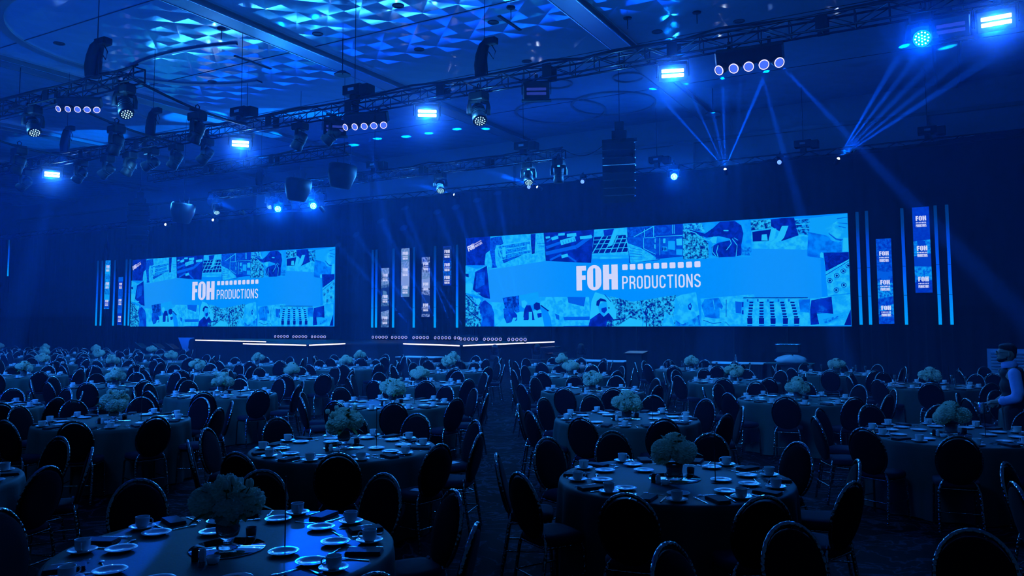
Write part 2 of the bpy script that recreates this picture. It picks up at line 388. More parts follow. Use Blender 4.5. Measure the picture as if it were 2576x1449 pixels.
# polygons of the collage shown on both screens: colours, then corner points on a 16 x 4 face
COLLAGE = (
    '102,0.01,4,1.28,4,1.26,3.31,1.04,3.25,0.98,2.72,0.01,2.76;542,1.28,4,3.95,4,4.04,2.79,1.17,2.51,0.98,2.81,1.04,3.25,1.28,3.39;213,1.3,3.94,1.85,3.98,1'
    '.96,3.65,1.81,3.58,1.47,3.6,1.26,3.68;123,1.26,3.68,1.6,3.63,1.51,3.37,1.55,2.75,1.64,2.6,1.34,2.58,1.38,2.79,1.26,3.31;243,1.66,3.55,3.29,3.7,3.35,3.'
    '18,1.89,2.92,1.68,3.15;550,1.67,3.53,3.3,3.68,3.29,3.72,1.66,3.57;550,3.28,3.7,3.33,3.18,3.37,3.18,3.31,3.7;550,3.35,3.2,1.89,2.94,1.9,2.9,3.35,3.16;5'
    '50,1.91,2.92,1.68,3.55,1.64,3.55,1.87,2.91;550,1.69,3.35,3.33,3.49,3.33,3.52,1.68,3.38;550,1.77,3.11,3.35,3.31,3.35,3.34,1.76,3.14;550,1.89,3.48,2.06,'
    '3.49,2.08,3.06,1.91,3.03;550,3.13,3.55,3.25,3.56,3.27,3.29,3.15,3.28;013,3.32,3.99,3.56,3.99,3.51,3.14,3.37,3.11,3.33,3.57;123,1.89,2.92,2.97,3.13,2.7'
    '2,3.03,1.97,2.77;453,3.6,4,3.95,4,4.01,3.11,3.63,3.2;220,3.63,3.55,3.99,3.53,3.99,3.55,3.63,3.57;220,3.69,3.44,3.97,3.42,3.97,3.44,3.69,3.46;011,3.95,'
    '4,6.3,4,6.14,2.62,4.04,2.79;220,4.06,3.03,5.49,3.25,5.46,3.4,4.03,3.19;220,5.53,3.26,6.24,3.7,6.14,3.83,5.43,3.39;220,4.09,3.3,4.85,3.51,4.81,3.62,4.0'
    '4,3.42;220,4.26,2.78,4.81,3,4.76,3.08,4.22,2.86;220,4.11,3.58,4.58,3.83,4.54,3.89,4.07,3.63;220,4.99,2.97,5.45,2.67,5.49,2.73,5.04,3.03;550,4.78,3.43,'
    '5.47,3.57,5.41,3.77,4.72,3.64;550,4.35,3.65,4.66,3.72,4.62,3.85,4.3,3.78;550,5.05,3.76,5.49,3.77,5.48,3.91,5.04,3.9;550,5.66,3.63,6.2,3.65,6.18,3.78,5'
    '.64,3.76;550,4.8,2.87,5.11,2.93,5.07,3.06,4.77,3.01;550,4.64,3.84,4.95,3.84,4.95,3.94,4.64,3.94;550,4.06,3.74,4.26,3.76,4.24,3.85,4.04,3.83;220,4.84,3'
    '.6,4.88,3.46,4.9,3.46,4.86,3.6;220,4.97,3.62,5.01,3.48,5.03,3.48,4.99,3.62;220,5.1,3.64,5.14,3.5,5.16,3.5,5.12,3.64;220,5.23,3.66,5.27,3.52,5.29,3.52,'
    '5.25,3.66;220,5.36,3.68,5.4,3.54,5.42,3.54,5.38,3.68;451,6.3,4,7.74,4,7.81,2.54,6.16,2.74;110,6.71,3.96,7.18,3.98,7.07,3.72,6.74,3.7;000,6.3,3.69,7.68'
    ',3.7,7.77,3.01,6.18,3.01;550,6.65,3.72,6.2,3.04,6.24,3.02,6.69,3.7;550,6.88,3.7,6.46,3.03,6.49,3.01,6.91,3.68;550,7.1,3.69,6.71,3.01,6.75,3,7.14,3.67;'
    '550,7.32,3.68,6.97,3,7,2.98,7.36,3.66;550,7.54,3.66,7.22,2.99,7.25,2.97,7.58,3.65;550,7.76,3.65,7.47,2.98,7.5,2.96,7.8,3.64;550,7.98,3.64,7.72,2.97,7.'
    '75,2.95,8.02,3.62;550,6.28,3.55,7.76,3.53,7.76,3.57,6.28,3.58;550,6.28,3.38,7.76,3.37,7.76,3.4,6.28,3.41;550,6.28,3.17,7.76,3.17,7.75,3.2,6.28,3.2;550'
    ',7.22,3.96,7.4,3.99,7.25,3.61,7.1,3.31,6.92,3.25,7.03,3.62;440,6.18,2.88,7.82,2.8,7.82,2.87,6.18,2.95;330,6.18,2.77,7.82,2.74,7.82,2.54,6.16,2.62;123,'
    '7.74,4,9.12,3.98,9.09,2.62,7.81,2.54;542,7.76,3.36,8.3,3.15,8.7,2.9,9.04,2.65,7.87,2.54;220,7.84,3.16,8.36,3.04,8.37,3.05,7.84,3.18;220,7.84,3.05,8.36'
    ',2.95,8.36,2.96,7.84,3.06;220,7.84,2.93,8.36,2.85,8.36,2.87,7.84,2.95;220,7.84,2.81,8.36,2.76,8.36,2.78,7.84,2.83;220,7.83,2.7,8.36,2.67,8.36,2.68,7.8'
    '4,2.71;550,8.03,3.58,8.87,3.96,8.85,3.99,8.02,3.61;550,8.84,3.98,8.84,3.55,8.87,3.55,8.88,3.98;550,8.47,3.9,8.46,3.57,8.49,3.57,8.5,3.9;273,7.71,3.6,8'
    '.41,3.56,8.4,3.14,7.76,3.38;273,8.46,3.54,9.09,3.52,9.08,2.78,8.43,3.11;550,8.46,3.53,9.09,3.51,9.09,3.53,8.46,3.55;550,8.43,3.1,9.07,2.77,9.08,2.79,8'
    '.44,3.12;550,8.43,3.54,8.42,3.11,8.45,3.11,8.45,3.54;550,8.9,3.48,9.01,3.48,9,3.31,8.9,3.32;550,8.88,3.25,9.02,3.24,9.01,3.05,8.88,3.09;173,8.95,4,10.'
    '06,4,10.03,2.72,8.93,2.66;212,8.99,3.99,9.61,3.98,9.6,3.64,8.98,3.61;550,9.63,3.99,9.62,3.64,9.65,3.63,9.66,3.99;550,9.7,3.99,9.69,3.63,9.72,3.63,9.72'
    ',3.99;272,9.13,3.5,10.03,3.48,10.01,2.74,9.13,2.85;272,8.94,3.53,9.08,3.5,9.07,2.85,8.93,2.87;550,8.95,3.55,10.03,3.53,10.03,3.56,8.94,3.57;550,9.1,3.'
    '5,9.09,2.81,9.11,2.81,9.13,3.5;440,9.45,3.35,9.73,3.34,9.72,2.98,9.44,3.03;550,9.25,3.46,9.35,3.46,9.34,3.28,9.24,3.28;430,9.22,3.15,9.41,3.13,9.41,2.'
    '95,9.22,2.97;430,9.77,3.01,10.02,3,10.01,2.77,9.77,2.8;550,9.78,3.42,10.01,3.42,10.01,3.16,9.79,3.17;431,10.06,4,12.66,3.97,12.65,2.59,10.04,2.6;053,1'
    '0.05,3.8,10.79,3.5,11.04,3.17,11.03,2.6,10.04,2.6;513,10.09,3.98,10.8,3.98,10.92,3.62,10.05,3.8;102,11.5,3.98,12.06,3.98,12.3,3.79,12.37,3.48,12.28,3.'
    '04,12.3,2.67,12,2.62,11.41,2.62,11.19,2.72,11.16,3.04,11.42,3.18,11.86,3.25,11.86,3.32,11.43,3.44,10.98,3.4,10.34,3.66,10.31,3.76,10.92,3.56,11.24,3.7'
    '6;550,11.09,3.33,11.24,3.43,11.38,3.41,11.34,3.16,11.2,3.18;550,10.15,3.75,10.53,3.6,10.54,3.63,10.16,3.78;550,10.53,3.6,10.78,3.4,10.8,3.42,10.55,3.6'
    '3;550,10.78,3.39,11.1,3.25,11.11,3.28,10.8,3.42;550,11.22,3.16,11.18,2.85,11.2,2.84,11.24,3.16;550,11.18,2.84,11.33,2.64,11.35,2.66,11.2,2.86;550,11.4'
    ',3.09,11.33,2.84,11.36,2.84,11.43,3.08;550,11.33,2.84,11.39,2.61,11.42,2.62,11.36,2.84;550,11.85,3.3,11.9,3.12,11.93,3.13,11.87,3.31;550,11.9,3.13,11.'
    '71,2.89,11.74,2.88,11.93,3.12;550,11.94,3.3,12.12,3.04,12.14,3.06,11.96,3.32;550,12.12,3.05,12.06,2.62,12.09,2.62,12.14,3.05;550,12.01,3.33,12.16,3.23'
    ',12.17,3.25,12.02,3.35;550,11.63,3.66,11.82,3.65,11.82,3.6,11.63,3.61;243,12.29,2.95,12.64,2.96,12.65,2.64,12.27,2.66;542,12.66,3.97,14.76,3.89,14.62,'
    '2.76,12.66,2.9;053,12.65,3.95,13.39,3.95,13.38,3.63,12.66,3.58;000,12.7,3.52,13.38,3.58,13.27,3.15,12.71,3.16;550,13.04,3.4,13.22,3.41,13.25,3.16,13.0'
    '2,3.18;102,13.8,3.97,14.2,3.96,14.34,3.3,13.74,3.12,13.67,3.49,13.38,3.69,13.39,3.94;550,13.77,3.68,14,3.67,13.83,3.24,13.71,3.12,13.51,3.12;540,13.43'
    ',3.6,13.57,3.6,13.48,3.2,13.3,3.11;403,14.22,3.85,14.74,3.88,14.69,3.28,14.35,3.33;550,14.25,3.68,14.73,3.68,14.73,3.71,14.25,3.72;550,14.27,3.53,14.7'
    '1,3.52,14.71,3.55,14.27,3.56;430,14.77,3.9,16,3.98,16,2.61,15.16,2.42,14.6,2.51;231,14.67,3.4,15.25,3.25,15.78,2.98,15.78,2.63,15.17,2.6,15.15,2.42,14'
    '.61,2.52;541,15.23,3.49,15.65,3.73,15.98,3.26,15.98,3.15,15.67,2.96,15.43,3.06;220,15.36,3.33,15.62,3.11,15.84,3.07,15.76,3.01,15.57,3.08,15.38,3.27;5'
    '50,15.84,3.13,15.99,3.12,15.99,2.65,15.8,2.63;550,15.04,2.58,15.09,2.65,15.16,2.62,15.15,2.44,15.05,2.46;220,15.65,3.8,16,3.84,16,3.86,15.65,3.83;220,'
    '15.64,3.66,15.99,3.6,15.99,3.63,15.64,3.68;220,15.69,3.53,15.93,3.46,15.94,3.48,15.7,3.56;542,15.17,2.63,16,2.62,16,1.17,15.26,1.08;013,15.17,2.63,16,'
    '2.61,16,2.36,15.22,1.95;110,15.22,1.81,16,2.29,16,2.31,15.21,1.83;110,16,2.12,16,2.08,16,2.05,15.97,2.04,15.92,2.05,15.89,2.09,15.88,2.13,15.89,2.17,1'
    '5.93,2.2,15.97,2.21,16,2.2,16,2.17;550,16,2.12,16,2.09,16,2.07,15.97,2.06,15.93,2.07,15.91,2.1,15.9,2.13,15.91,2.16,15.94,2.18,15.97,2.19,16,2.18,16,2'
    '.16;000,16,2.13,16,2.1,15.97,2.09,15.94,2.1,15.93,2.13,15.94,2.16,15.97,2.17,16,2.15;110,15.89,1.94,15.88,1.9,15.85,1.87,15.8,1.86,15.75,1.87,15.72,1.'
    '9,15.71,1.95,15.72,1.99,15.76,2.02,15.81,2.03,15.85,2.02,15.88,1.98;550,15.87,1.94,15.86,1.91,15.84,1.89,15.8,1.88,15.77,1.89,15.74,1.91,15.73,1.95,15'
    '.74,1.98,15.77,2,15.8,2.01,15.84,2,15.86,1.97;000,15.85,1.94,15.83,1.91,15.8,1.9,15.77,1.92,15.76,1.95,15.77,1.97,15.8,1.98,15.83,1.97;110,15.67,1.79,'
    '15.66,1.74,15.62,1.71,15.58,1.7,15.53,1.72,15.5,1.75,15.49,1.79,15.5,1.84,15.54,1.87,15.58,1.88,15.63,1.87,15.66,1.83;550,15.65,1.79,15.64,1.76,15.61,'
    '1.73,15.58,1.73,15.54,1.74,15.52,1.76,15.51,1.79,15.52,1.82,15.55,1.85,15.58,1.86,15.62,1.85,15.64,1.82;000,15.62,1.79,15.61,1.76,15.58,1.75,15.55,1.7'
    '6,15.54,1.79,15.55,1.82,15.58,1.83,15.61,1.82;110,15.44,1.62,15.42,1.58,15.39,1.54,15.34,1.53,15.3,1.55,15.26,1.58,15.25,1.63,15.27,1.67,15.3,1.7,15.3'
    '5,1.71,15.39,1.7,15.43,1.66;550,15.42,1.62,15.4,1.59,15.38,1.57,15.34,1.56,15.31,1.57,15.28,1.59,15.27,1.62,15.28,1.66,15.31,1.68,15.35,1.69,15.38,1.6'
    '8,15.41,1.65;000,15.39,1.62,15.37,1.59,15.34,1.58,15.31,1.59,15.3,1.62,15.31,1.65,15.35,1.66,15.38,1.65;110,15.89,1.45,15.88,1.4,15.84,1.37,15.8,1.36,'
    '15.75,1.37,15.72,1.41,15.71,1.45,15.72,1.49,15.76,1.53,15.8,1.54,15.85,1.52,15.88,1.49;550,15.87,1.45,15.86,1.42,15.83,1.39,15.8,1.39,15.76,1.39,15.74'
    ',1.42,15.73,1.45,15.74,1.48,15.77,1.51,15.8,1.51,15.84,1.5,15.86,1.48;000,15.84,1.45,15.83,1.42,15.8,1.41,15.77,1.42,15.76,1.45,15.77,1.48,15.8,1.49,1'
    '5.83,1.48;110,15.64,1.28,15.63,1.24,15.59,1.2,15.55,1.19,15.5,1.21,15.47,1.24,15.46,1.28,15.47,1.33,15.51,1.36,15.55,1.37,15.6,1.36,15.63,1.32;550,15.'
    '62,1.28,15.61,1.25,15.58,1.22,15.55,1.22,15.51,1.23,15.49,1.25,15.48,1.28,15.49,1.31,15.52,1.34,15.55,1.34,15.59,1.34,15.61,1.31;000,15.59,1.28,15.58,'
    '1.25,15.55,1.24,15.52,1.25,15.51,1.28,15.52,1.31,15.55,1.32,15.58,1.31;452,0,2.75,0.59,2.57,1.17,2.69,1.27,1.21,0,1.51;101,0.52,2.44,1.13,2.69,1.29,1.'
    '21,0.91,1.3,0.39,1.65;273,0.59,2.38,1.04,2.44,1,1.85,0.52,1.64;550,0,1.88,0.31,1.95,0.39,1.87,0.31,1.54,0,1.51;000,0,2.38,0.17,2.36,0.17,2.21,0.01,2.2'
    '5;550,0,1.49,0.78,1.47,0.78,1.51,0,1.53;503,0,1.47,0.52,1.27,0.87,1.09,0.82,0,0,0;000,0,1.41,0.59,0.89,0.63,0.92,0.02,1.45;000,0,0.79,0.81,0.27,0.84,0'
    '.29,0.01,0.82;541,0.82,1.12,2.01,1.03,2.01,0.38,1.54,0.02,1.46,0.75,1.17,1.01;211,0.76,1.05,1.04,1.16,1.36,0.93,1.5,0.57,1.48,0,0.8,0,0.91,0.32,0.76,0'
    '.61;540,0.52,1.2,0.72,1.27,0.82,1.16,0.72,0.94,0.54,1.02;203,1.93,1.25,2.75,1.34,2.77,0.59,2.05,0.81;440,2.77,1.34,3.68,1.48,3.75,1.11,3.91,0.93,3.43,'
    '0.9,2.83,1.09;540,2.01,0.38,2.79,0.63,3.95,0.72,3.98,0,1.54,0;211,1.97,0.78,2.38,0.79,2.66,0.49,2.66,0.27,2.46,0.2,2.13,0.13,2.01,0.38;550,2.46,0.38,2'
    '.64,0.38,2.46,0.13,2.13,0,2.09,0.04,2.38,0.2;101,3.07,0.91,3.31,0.91,3.43,0.62,3.51,0.27,2.95,0.27,2.99,0.63;550,2.87,1.09,3.03,1.14,3.17,1.01,3.03,0.'
    '77,2.89,0.84;550,3.23,0.62,3.39,0.62,3.39,0.23,3.07,0.02,2.99,0.06,3.23,0.31;550,2.85,0.45,2.99,0.38,2.93,0.02,2.8,0.06;000,3.47,0.94,3.59,1.03,3.77,0'
    '.99,3.79,0.76,3.63,0.67,3.49,0.76;110,3.63,0.55,3.85,0.58,3.85,0.37,3.67,0.37;550,3.71,0.37,3.85,0.41,3.82,0.09,3.63,0;542,3.75,1.25,6.05,1.21,6.14,0,'
    '3.98,0,3.79,0.9;220,5.07,1.23,5.9,1.21,5.82,0.82,5.11,0.99;230,4.87,0.4,6.07,0.41,6.07,0.26,4.91,0.26;230,4.87,0.02,6.11,0.04,6.11,0,4.87,0;330,3.79,0'
    '.86,4.14,0.65,4.29,0.3,4.33,0,3.98,0;000,3.79,0.88,4.16,0.63,4.2,0.67,3.83,0.92;220,4.49,0.54,4.68,0.47,4.68,0.26,4.53,0.33;540,6.33,1.41,6.74,1.28,7.'
    '28,1,7.26,0.02,7.12,0,6.03,0,6.16,1.04;011,6.52,0.56,6.69,0.39,6.91,0.56,7.12,0.29,7.15,0,6.01,0,6.09,0.29;450,6.43,0.86,6.81,1.06,6.86,0.79,6.81,0.59'
    ',6.69,0.39,6.52,0.56;000,6.37,0.86,6.39,1.03,6.56,1.15,6.78,1.09,6.83,1.01,6.56,1.03,6.48,0.83;110,6.59,0.73,6.81,0.79,6.84,0.66,6.73,0.54,6.61,0.59;5'
    '03,6.84,0.22,7.12,0.29,7.15,0,6.8,0;110,6.73,1.29,7.02,0.98,7.04,1,6.75,1.31;110,7.26,1.02,7.24,0.35,7.26,0.35,7.29,1.02;000,6.88,0.76,6.93,0.79,6.97,'
    '0.74,6.92,0.71;503,6.99,1.23,7.91,0.99,9.06,1.12,9.04,0,7.19,0,7.27,0.52;540,7.83,0.35,8.31,0.22,8.65,0,7.26,0,7.33,0.05;440,8.24,1,8.4,0.34,8.44,0.35'
    ',8.28,1.01;440,8.4,0.35,8.32,0,8.36,0,8.44,0.34;000,7.09,0.23,7.62,0.29,7.62,0.34,7.08,0.28;000,8.53,0,8.51,0.67,8.47,0.67,8.49,0;000,8.51,0.66,8.72,0'
    '.89,8.69,0.91,8.48,0.69;000,8.69,0.88,8.99,0.72,9.01,0.75,8.71,0.92;053,8.9,1.12,9.73,1.21,9.66,0.72,9.68,0.02,8.88,0.02;542,9.27,0.54,9.65,0.37,9.64,'
    '0.02,9.15,0.02;550,9.02,1.08,9.48,0.56,9.5,0.57,9.04,1.1;550,9.48,0.56,9.63,0.14,9.66,0.15,9.5,0.57;451,9.97,1.23,10.53,1.32,10.7,0.02,9.84,0.02,9.65,'
    '0.21,9.61,0.53,9.69,0.66,9.61,0.95,9.73,1.14;242,9.71,0.24,9.97,0.08,10.27,0.21,10.64,0.46,10.68,0.02,9.71,0.02;110,10.2,0.81,10.3,0.91,10.36,0.78,10.'
    '31,0.62,10.23,0.65;440,10.23,0.8,10.3,0.84,10.32,0.76,10.28,0.69;542,10.7,1.06,12.7,1.19,12.74,1.05,12.34,1.06,12.35,0.02,10.71,0.02;231,10.86,1.04,11'
    '.4,1.08,11.55,0.76,11.51,0.64,11.42,0.7,11.41,0.3,11.22,0.3,10.85,0.36,10.73,0.81;550,11.17,1.02,11.22,0.64,11.24,0.64,11.19,1.02;220,12.01,0.94,12.26'
    ',0.91,12.22,0.48,12.02,0.51;110,11.67,1.01,11.65,0.36,11.67,0.36,11.69,1.01;110,12.26,0.91,12.32,0.91,12.31,0.72,12.25,0.72;110,12.25,0.6,12.31,0.6,12'
    '.31,0.45,12.24,0.45;110,10.78,0.23,11.15,0.1,11.16,0.12,10.79,0.25;110,11.16,0.1,11.47,0.13,11.47,0.16,11.16,0.12;110,11.62,0.17,11.77,0.01,11.78,0.02'
    ',11.63,0.18;542,12.32,1.07,14.61,1.04,14.64,0.02,12.35,0.02;000,12.31,1.05,14.59,1.01,14.59,1.04,12.32,1.08;010,12.53,0.92,12.68,0.92,12.67,0.86,12.53'
    ',0.86;330,12.53,0.83,12.67,0.82,12.67,0.84,12.53,0.84;010,12.51,0.81,12.67,0.81,12.66,0.75,12.52,0.75;330,12.52,0.72,12.66,0.72,12.66,0.73,12.52,0.74;'
    '010,12.5,0.71,12.65,0.7,12.65,0.64,12.5,0.64;330,12.5,0.61,12.65,0.61,12.65,0.63,12.5,0.63;010,12.49,0.6,12.64,0.6,12.63,0.54,12.49,0.54;330,12.49,0.5'
    ',12.63,0.5,12.63,0.52,12.49,0.52;010,12.47,0.49,12.63,0.49,12.62,0.43,12.48,0.43;330,12.47,0.4,12.62,0.4,12.62,0.41,12.48,0.42;010,12.46,0.39,12.61,0.'
    '38,12.61,0.32,12.46,0.32;330,12.46,0.29,12.61,0.29,12.61,0.31,12.46,0.31;000,12.43,0.31,12.63,0.31,12.62,0.09,12.44,0.09;220,12.43,0.02,12.61,0.02,12.'
    '61,0.05,12.43,0.05;220,12.44,1.01,12.5,1.01,12.5,0.92,12.44,0.92;010,12.89,0.91,13.05,0.91,13.04,0.85,12.9,0.85;330,12.9,0.82,13.04,0.82,13.04,0.84,12'
    '.9,0.84;010,12.89,0.81,13.04,0.81,13.04,0.75,12.89,0.75;330,12.89,0.71,13.04,0.71,13.04,0.73,12.89,0.73;010,12.89,0.7,13.04,0.7,13.03,0.64,12.89,0.64;'
    '330,12.89,0.61,13.03,0.61,13.03,0.62,12.89,0.63;010,12.88,0.59,13.04,0.59,13.03,0.53,12.89,0.53;330,12.89,0.5,13.03,0.5,13.03,0.52,12.89,0.52;010,12.8'
    '8,0.49,13.04,0.49,13.03,0.43,12.89,0.43;330,12.88,0.39,13.03,0.39,13.03,0.41,12.89,0.41;010,12.88,0.38,13.03,0.38,13.02,0.32,12.88,0.32;330,12.88,0.29'
    ',13.02,0.29,13.02,0.31,12.88,0.31;000,12.86,0.31,13.05,0.31,13.04,0.09,12.86,0.09;220,12.86,0.02,13.03,0.02,13.03,0.05,12.86,0.05;220,12.81,1.01,12.87'
    ',1.01,12.87,0.91,12.81,0.92;010,13.26,0.91,13.41,0.91,13.4,0.85,13.26,0.85;330,13.26,0.81,13.4,0.81,13.4,0.83,13.26,0.83;010,13.26,0.8,13.42,0.8,13.41'
    ',0.74,13.27,0.74;330,13.27,0.71,13.41,0.71,13.41,0.73,13.27,0.73;010,13.27,0.7,13.42,0.7,13.41,0.63,13.27,0.64;330,13.27,0.6,13.41,0.6,13.41,0.62,13.2'
    '7,0.62;010,13.27,0.59,13.43,0.59,13.42,0.53,13.28,0.53;330,13.28,0.5,13.42,0.5,13.42,0.51,13.28,0.52;010,13.28,0.49,13.43,0.48,13.42,0.42,13.28,0.42;3'
    '30,13.28,0.39,13.42,0.39,13.42,0.41,13.28,0.41;010,13.29,0.38,13.44,0.38,13.43,0.32,13.29,0.32;330,13.29,0.29,13.43,0.29,13.43,0.3,13.29,0.3;000,13.27'
    ',0.3,13.46,0.3,13.45,0.09,13.28,0.09;220,13.27,0.02,13.44,0.02,13.44,0.05,13.27,0.05;220,13.18,1,13.23,1,13.23,0.91,13.17,0.91;010,13.63,0.9,13.78,0.9'
    ',13.77,0.84,13.64,0.84;330,13.63,0.81,13.77,0.81,13.77,0.83,13.63,0.83;010,13.65,0.8,13.8,0.8,13.79,0.74,13.65,0.74;330,13.65,0.7,13.79,0.7,13.79,0.72'
    ',13.65,0.72;010,13.66,0.69,13.81,0.69,13.81,0.63,13.67,0.63;330,13.67,0.6,13.81,0.6,13.81,0.62,13.67,0.62;010,13.68,0.59,13.83,0.59,13.82,0.53,13.69,0'
    '.53;330,13.68,0.49,13.82,0.49,13.82,0.51,13.68,0.51;010,13.7,0.48,13.85,0.48,13.84,0.42,13.7,0.42;330,13.7,0.39,13.84,0.39,13.84,0.41,13.7,0.41;010,13'
    '.71,0.38,13.86,0.38,13.86,0.32,13.72,0.32;330,13.72,0.28,13.86,0.28,13.86,0.3,13.72,0.3;000,13.71,0.3,13.9,0.3,13.88,0.09,13.71,0.09;220,13.7,0.02,13.'
    '88,0.02,13.88,0.05,13.7,0.05;220,13.55,0.99,13.61,0.99,13.61,0.9,13.55,0.9;010,13.99,0.9,14.14,0.89,14.13,0.84,13.99,0.84;330,13.99,0.8,14.13,0.8,14.1'
    '3,0.82,13.99,0.82;010,14.01,0.79,14.16,0.79,14.15,0.73,14.02,0.73;330,14.02,0.7,14.15,0.7,14.15,0.72,14.02,0.72;010,14.04,0.69,14.18,0.69,14.18,0.63,1'
    '4.04,0.63;330,14.04,0.6,14.18,0.59,14.18,0.61,14.04,0.61;010,14.06,0.58,14.21,0.58,14.2,0.52,14.06,0.52;330,14.06,0.49,14.2,0.49,14.2,0.51,14.06,0.51;'
    '010,14.08,0.48,14.23,0.48,14.22,0.42,14.08,0.42;330,14.08,0.39,14.22,0.39,14.22,0.4,14.08,0.4;010,14.1,0.37,14.25,0.37,14.24,0.31,14.11,0.31;330,14.11'
    ',0.28,14.24,0.28,14.24,0.3,14.11,0.3;000,14.1,0.3,14.29,0.3,14.27,0.09,14.1,0.09;220,14.1,0.02,14.27,0.02,14.27,0.05,14.1,0.05;220,13.91,0.99,13.97,0.'
    '99,13.97,0.9,13.91,0.9;232,14.28,0.97,14.7,0.97,14.67,0.49,14.32,0.52;451,14.67,0.99,16,1.14,16,0.04,14.64,0.02;011,14.71,0.93,15.39,1.05,15.43,0.39,1'
    '5.21,0.4,14.88,0.46,14.95,0.08,14.66,0.05,14.66,0.61;211,14.81,0.9,15.06,1.01,15.24,0.6,15.18,0.45,14.88,0.49;440,14.89,0.46,15.22,0.47,15.54,0.42,15.'
    '81,0.52,15.88,0.36,15.53,0.19,15.14,0.05,14.98,0.06;243,15.09,0.25,15.53,0.36,15.75,0.39,15.64,0.28,15.14,0.1;000,15.77,0.04,16,0.59,16,0.04;110,14.83'
    ',0.53,15.2,0.49,15.2,0.51,14.83,0.56')
# ================================================================ ROOM
XL, XR, YN, YF, ZC = -62.0, 9.0, -4.0, 33.5, 10.9
MB().box(((XL + XR) / 2, (YN + YF) / 2, -0.05), (XR - XL, YF - YN, 0.1)).build('floor', 'carpet')['kind'] = 'structure'
MB().box(((XL + XR) / 2, (YN + YF) / 2, ZC + 0.06), (XR - XL, YF - YN, 0.12)).build('ceiling', 'ceiling_panel')['kind'] = 'structure'
MB().box(((XL + XR) / 2, YF + 0.1, ZC / 2), (XR - XL, 0.2, ZC)).build('wall_back', 'wall_paint')['kind'] = 'structure'
MB().box((XL - 0.1, (YN + YF) / 2, ZC / 2), (0.2, YF - YN, ZC)).build('wall_left', 'wall_dark')['kind'] = 'structure'
# moulding on the far wall and pilasters above the drape
t = MB().box(((XL + XR) / 2, YF - 0.1, 9.8), (XR - XL, 0.18, 0.14)); t.build('trim_1', 'ceiling_trim')['kind'] = 'structure'
k = 2
for x in (-46, -37, -28, -19, -10, -1.0):
    MB().box((x, YF - 0.14, 9.0), (0.9, 0.26, 1.45)).build('trim_%d' % k, 'wall_paint')['kind'] = 'structure'; k += 1
# dropped ceiling beams with fine metal edges, one every nine metres
for x in (-54.8, -45.7, -36.7, -27.5, -18.0, -8.9, 0.2):
    b = MB().box((x, (YN + YF) / 2, ZC - 0.10), (0.62, YF - YN, 0.2))
    o = b.build('trim_%d' % k, 'ceiling_trim'); o['kind'] = 'structure'; k += 1
    e = MB()
    for s in (-1, 1):
        e.box((x + s * 0.33, (YN + YF) / 2, ZC - 0.2), (0.03, YF - YN, 0.03))
        e.box((x + s * 0.40, (YN + YF) / 2, ZC - 0.03), (0.05, YF - YN, 0.06))
    eo = e.build('edge_strip', 'steel'); eo.parent = o
# thin joint lines across the ceiling
for y in (3.5, 8.5, 13.5, 18.5, 23.5, 28.5):
    MB().box(((XL + XR) / 2, y, ZC - 0.006), (XR - XL, 0.03, 0.014)).build('trim_%d' % k, 'wall_dark')['kind'] = 'structure'; k += 1
# curved ceiling bands
def arc_band(cx, cy, r, a0, a1, w, h, z, matn, n=48):
    b = MB(); P = []
    for i in range(n + 1):
        a = rad(a0 + (a1 - a0) * i / n); c, s = math.cos(a), math.sin(a)
        P += [(cx + (r - w / 2) * c, cy + (r - w / 2) * s, z), (cx + (r + w / 2) * c, cy + (r + w / 2) * s, z),
              (cx + (r + w / 2) * c, cy + (r + w / 2) * s, z - h), (cx + (r - w / 2) * c, cy + (r - w / 2) * s, z - h)]
    F = []
    for i in range(n):
        for q in range(4):
            F.append((i * 4 + q, i * 4 + (q + 1) % 4, i * 4 + 4 + (q + 1) % 4, i * 4 + 4 + q))
    b.add(P, F, 0, False)
    return b.build('trim_0', matn)
for (cx, cy, r, a0, a1, w) in [(-21.6, 15.8, 4.4, 95, 300, 0.28), (-22.5, 25.0, 8.5, 200, 290, 0.1), (-14.2, 29.6, 1.9, 0, 360, 0.1), (-11.8, 29.6, 1.7, 0, 360, 0.1),
                               (-12.6, 26.0, 0.55, 0, 360, 0.06), (-10.0, 26.6, 0.55, 0, 360, 0.06)]:
    o = arc_band(cx, cy, r, a0, a1, w, 0.06, ZC, 'ceiling_trim'); o.name = 'trim_%d' % k; o['kind'] = 'structure'; k += 1

# ceiling fittings
def ceiling_thing(name, label, cat, x, y, group=None):
    t = empty(name, (x, y, ZC)); tag(t, label, cat, group); return t
DOWN = [(-15.6, 14.6), (-13.3, 17.2), (-11.6, 19.6), (-14.9, 20.4), (-16.8, 17.7), (-7.6, 22.8), (-9.6, 24.9), (-12.4, 23.2), (-24.5, 14.2), (-23.6, 19.4), (-5.2, 23.2)]
dl = None
for i, (x, y) in enumerate(DOWN):
    if dl is None:
        t = empty('recessed_downlight', (x, y, ZC))
        MB().lathe([(0.17, 0), (0.17, -0.02), (0.12, -0.02), (0.11, 0)], 20).build('ring', 'wall_dark', t)
        MB().lathe([(0.0, -0.004), (0.12, -0.004)], 20).build('opening', 'black_metal', t)
        dl = proto_tree(t)
    else:
        t = stamp(dl); t.location = (x, y, ZC)
    tag(t, 'small round unlit recessed downlight in the ceiling, %s counting from the camera side' % (ORD[i] if i < 12 else 'last'), 'downlight', 'recessed downlights in the ceiling')
sp = None
SPK = [(-8.0, 21.3), (-6.1, 21.9), (-10.6, 18.9), (-19.0, 15.9), (-13.6, 22.0)]
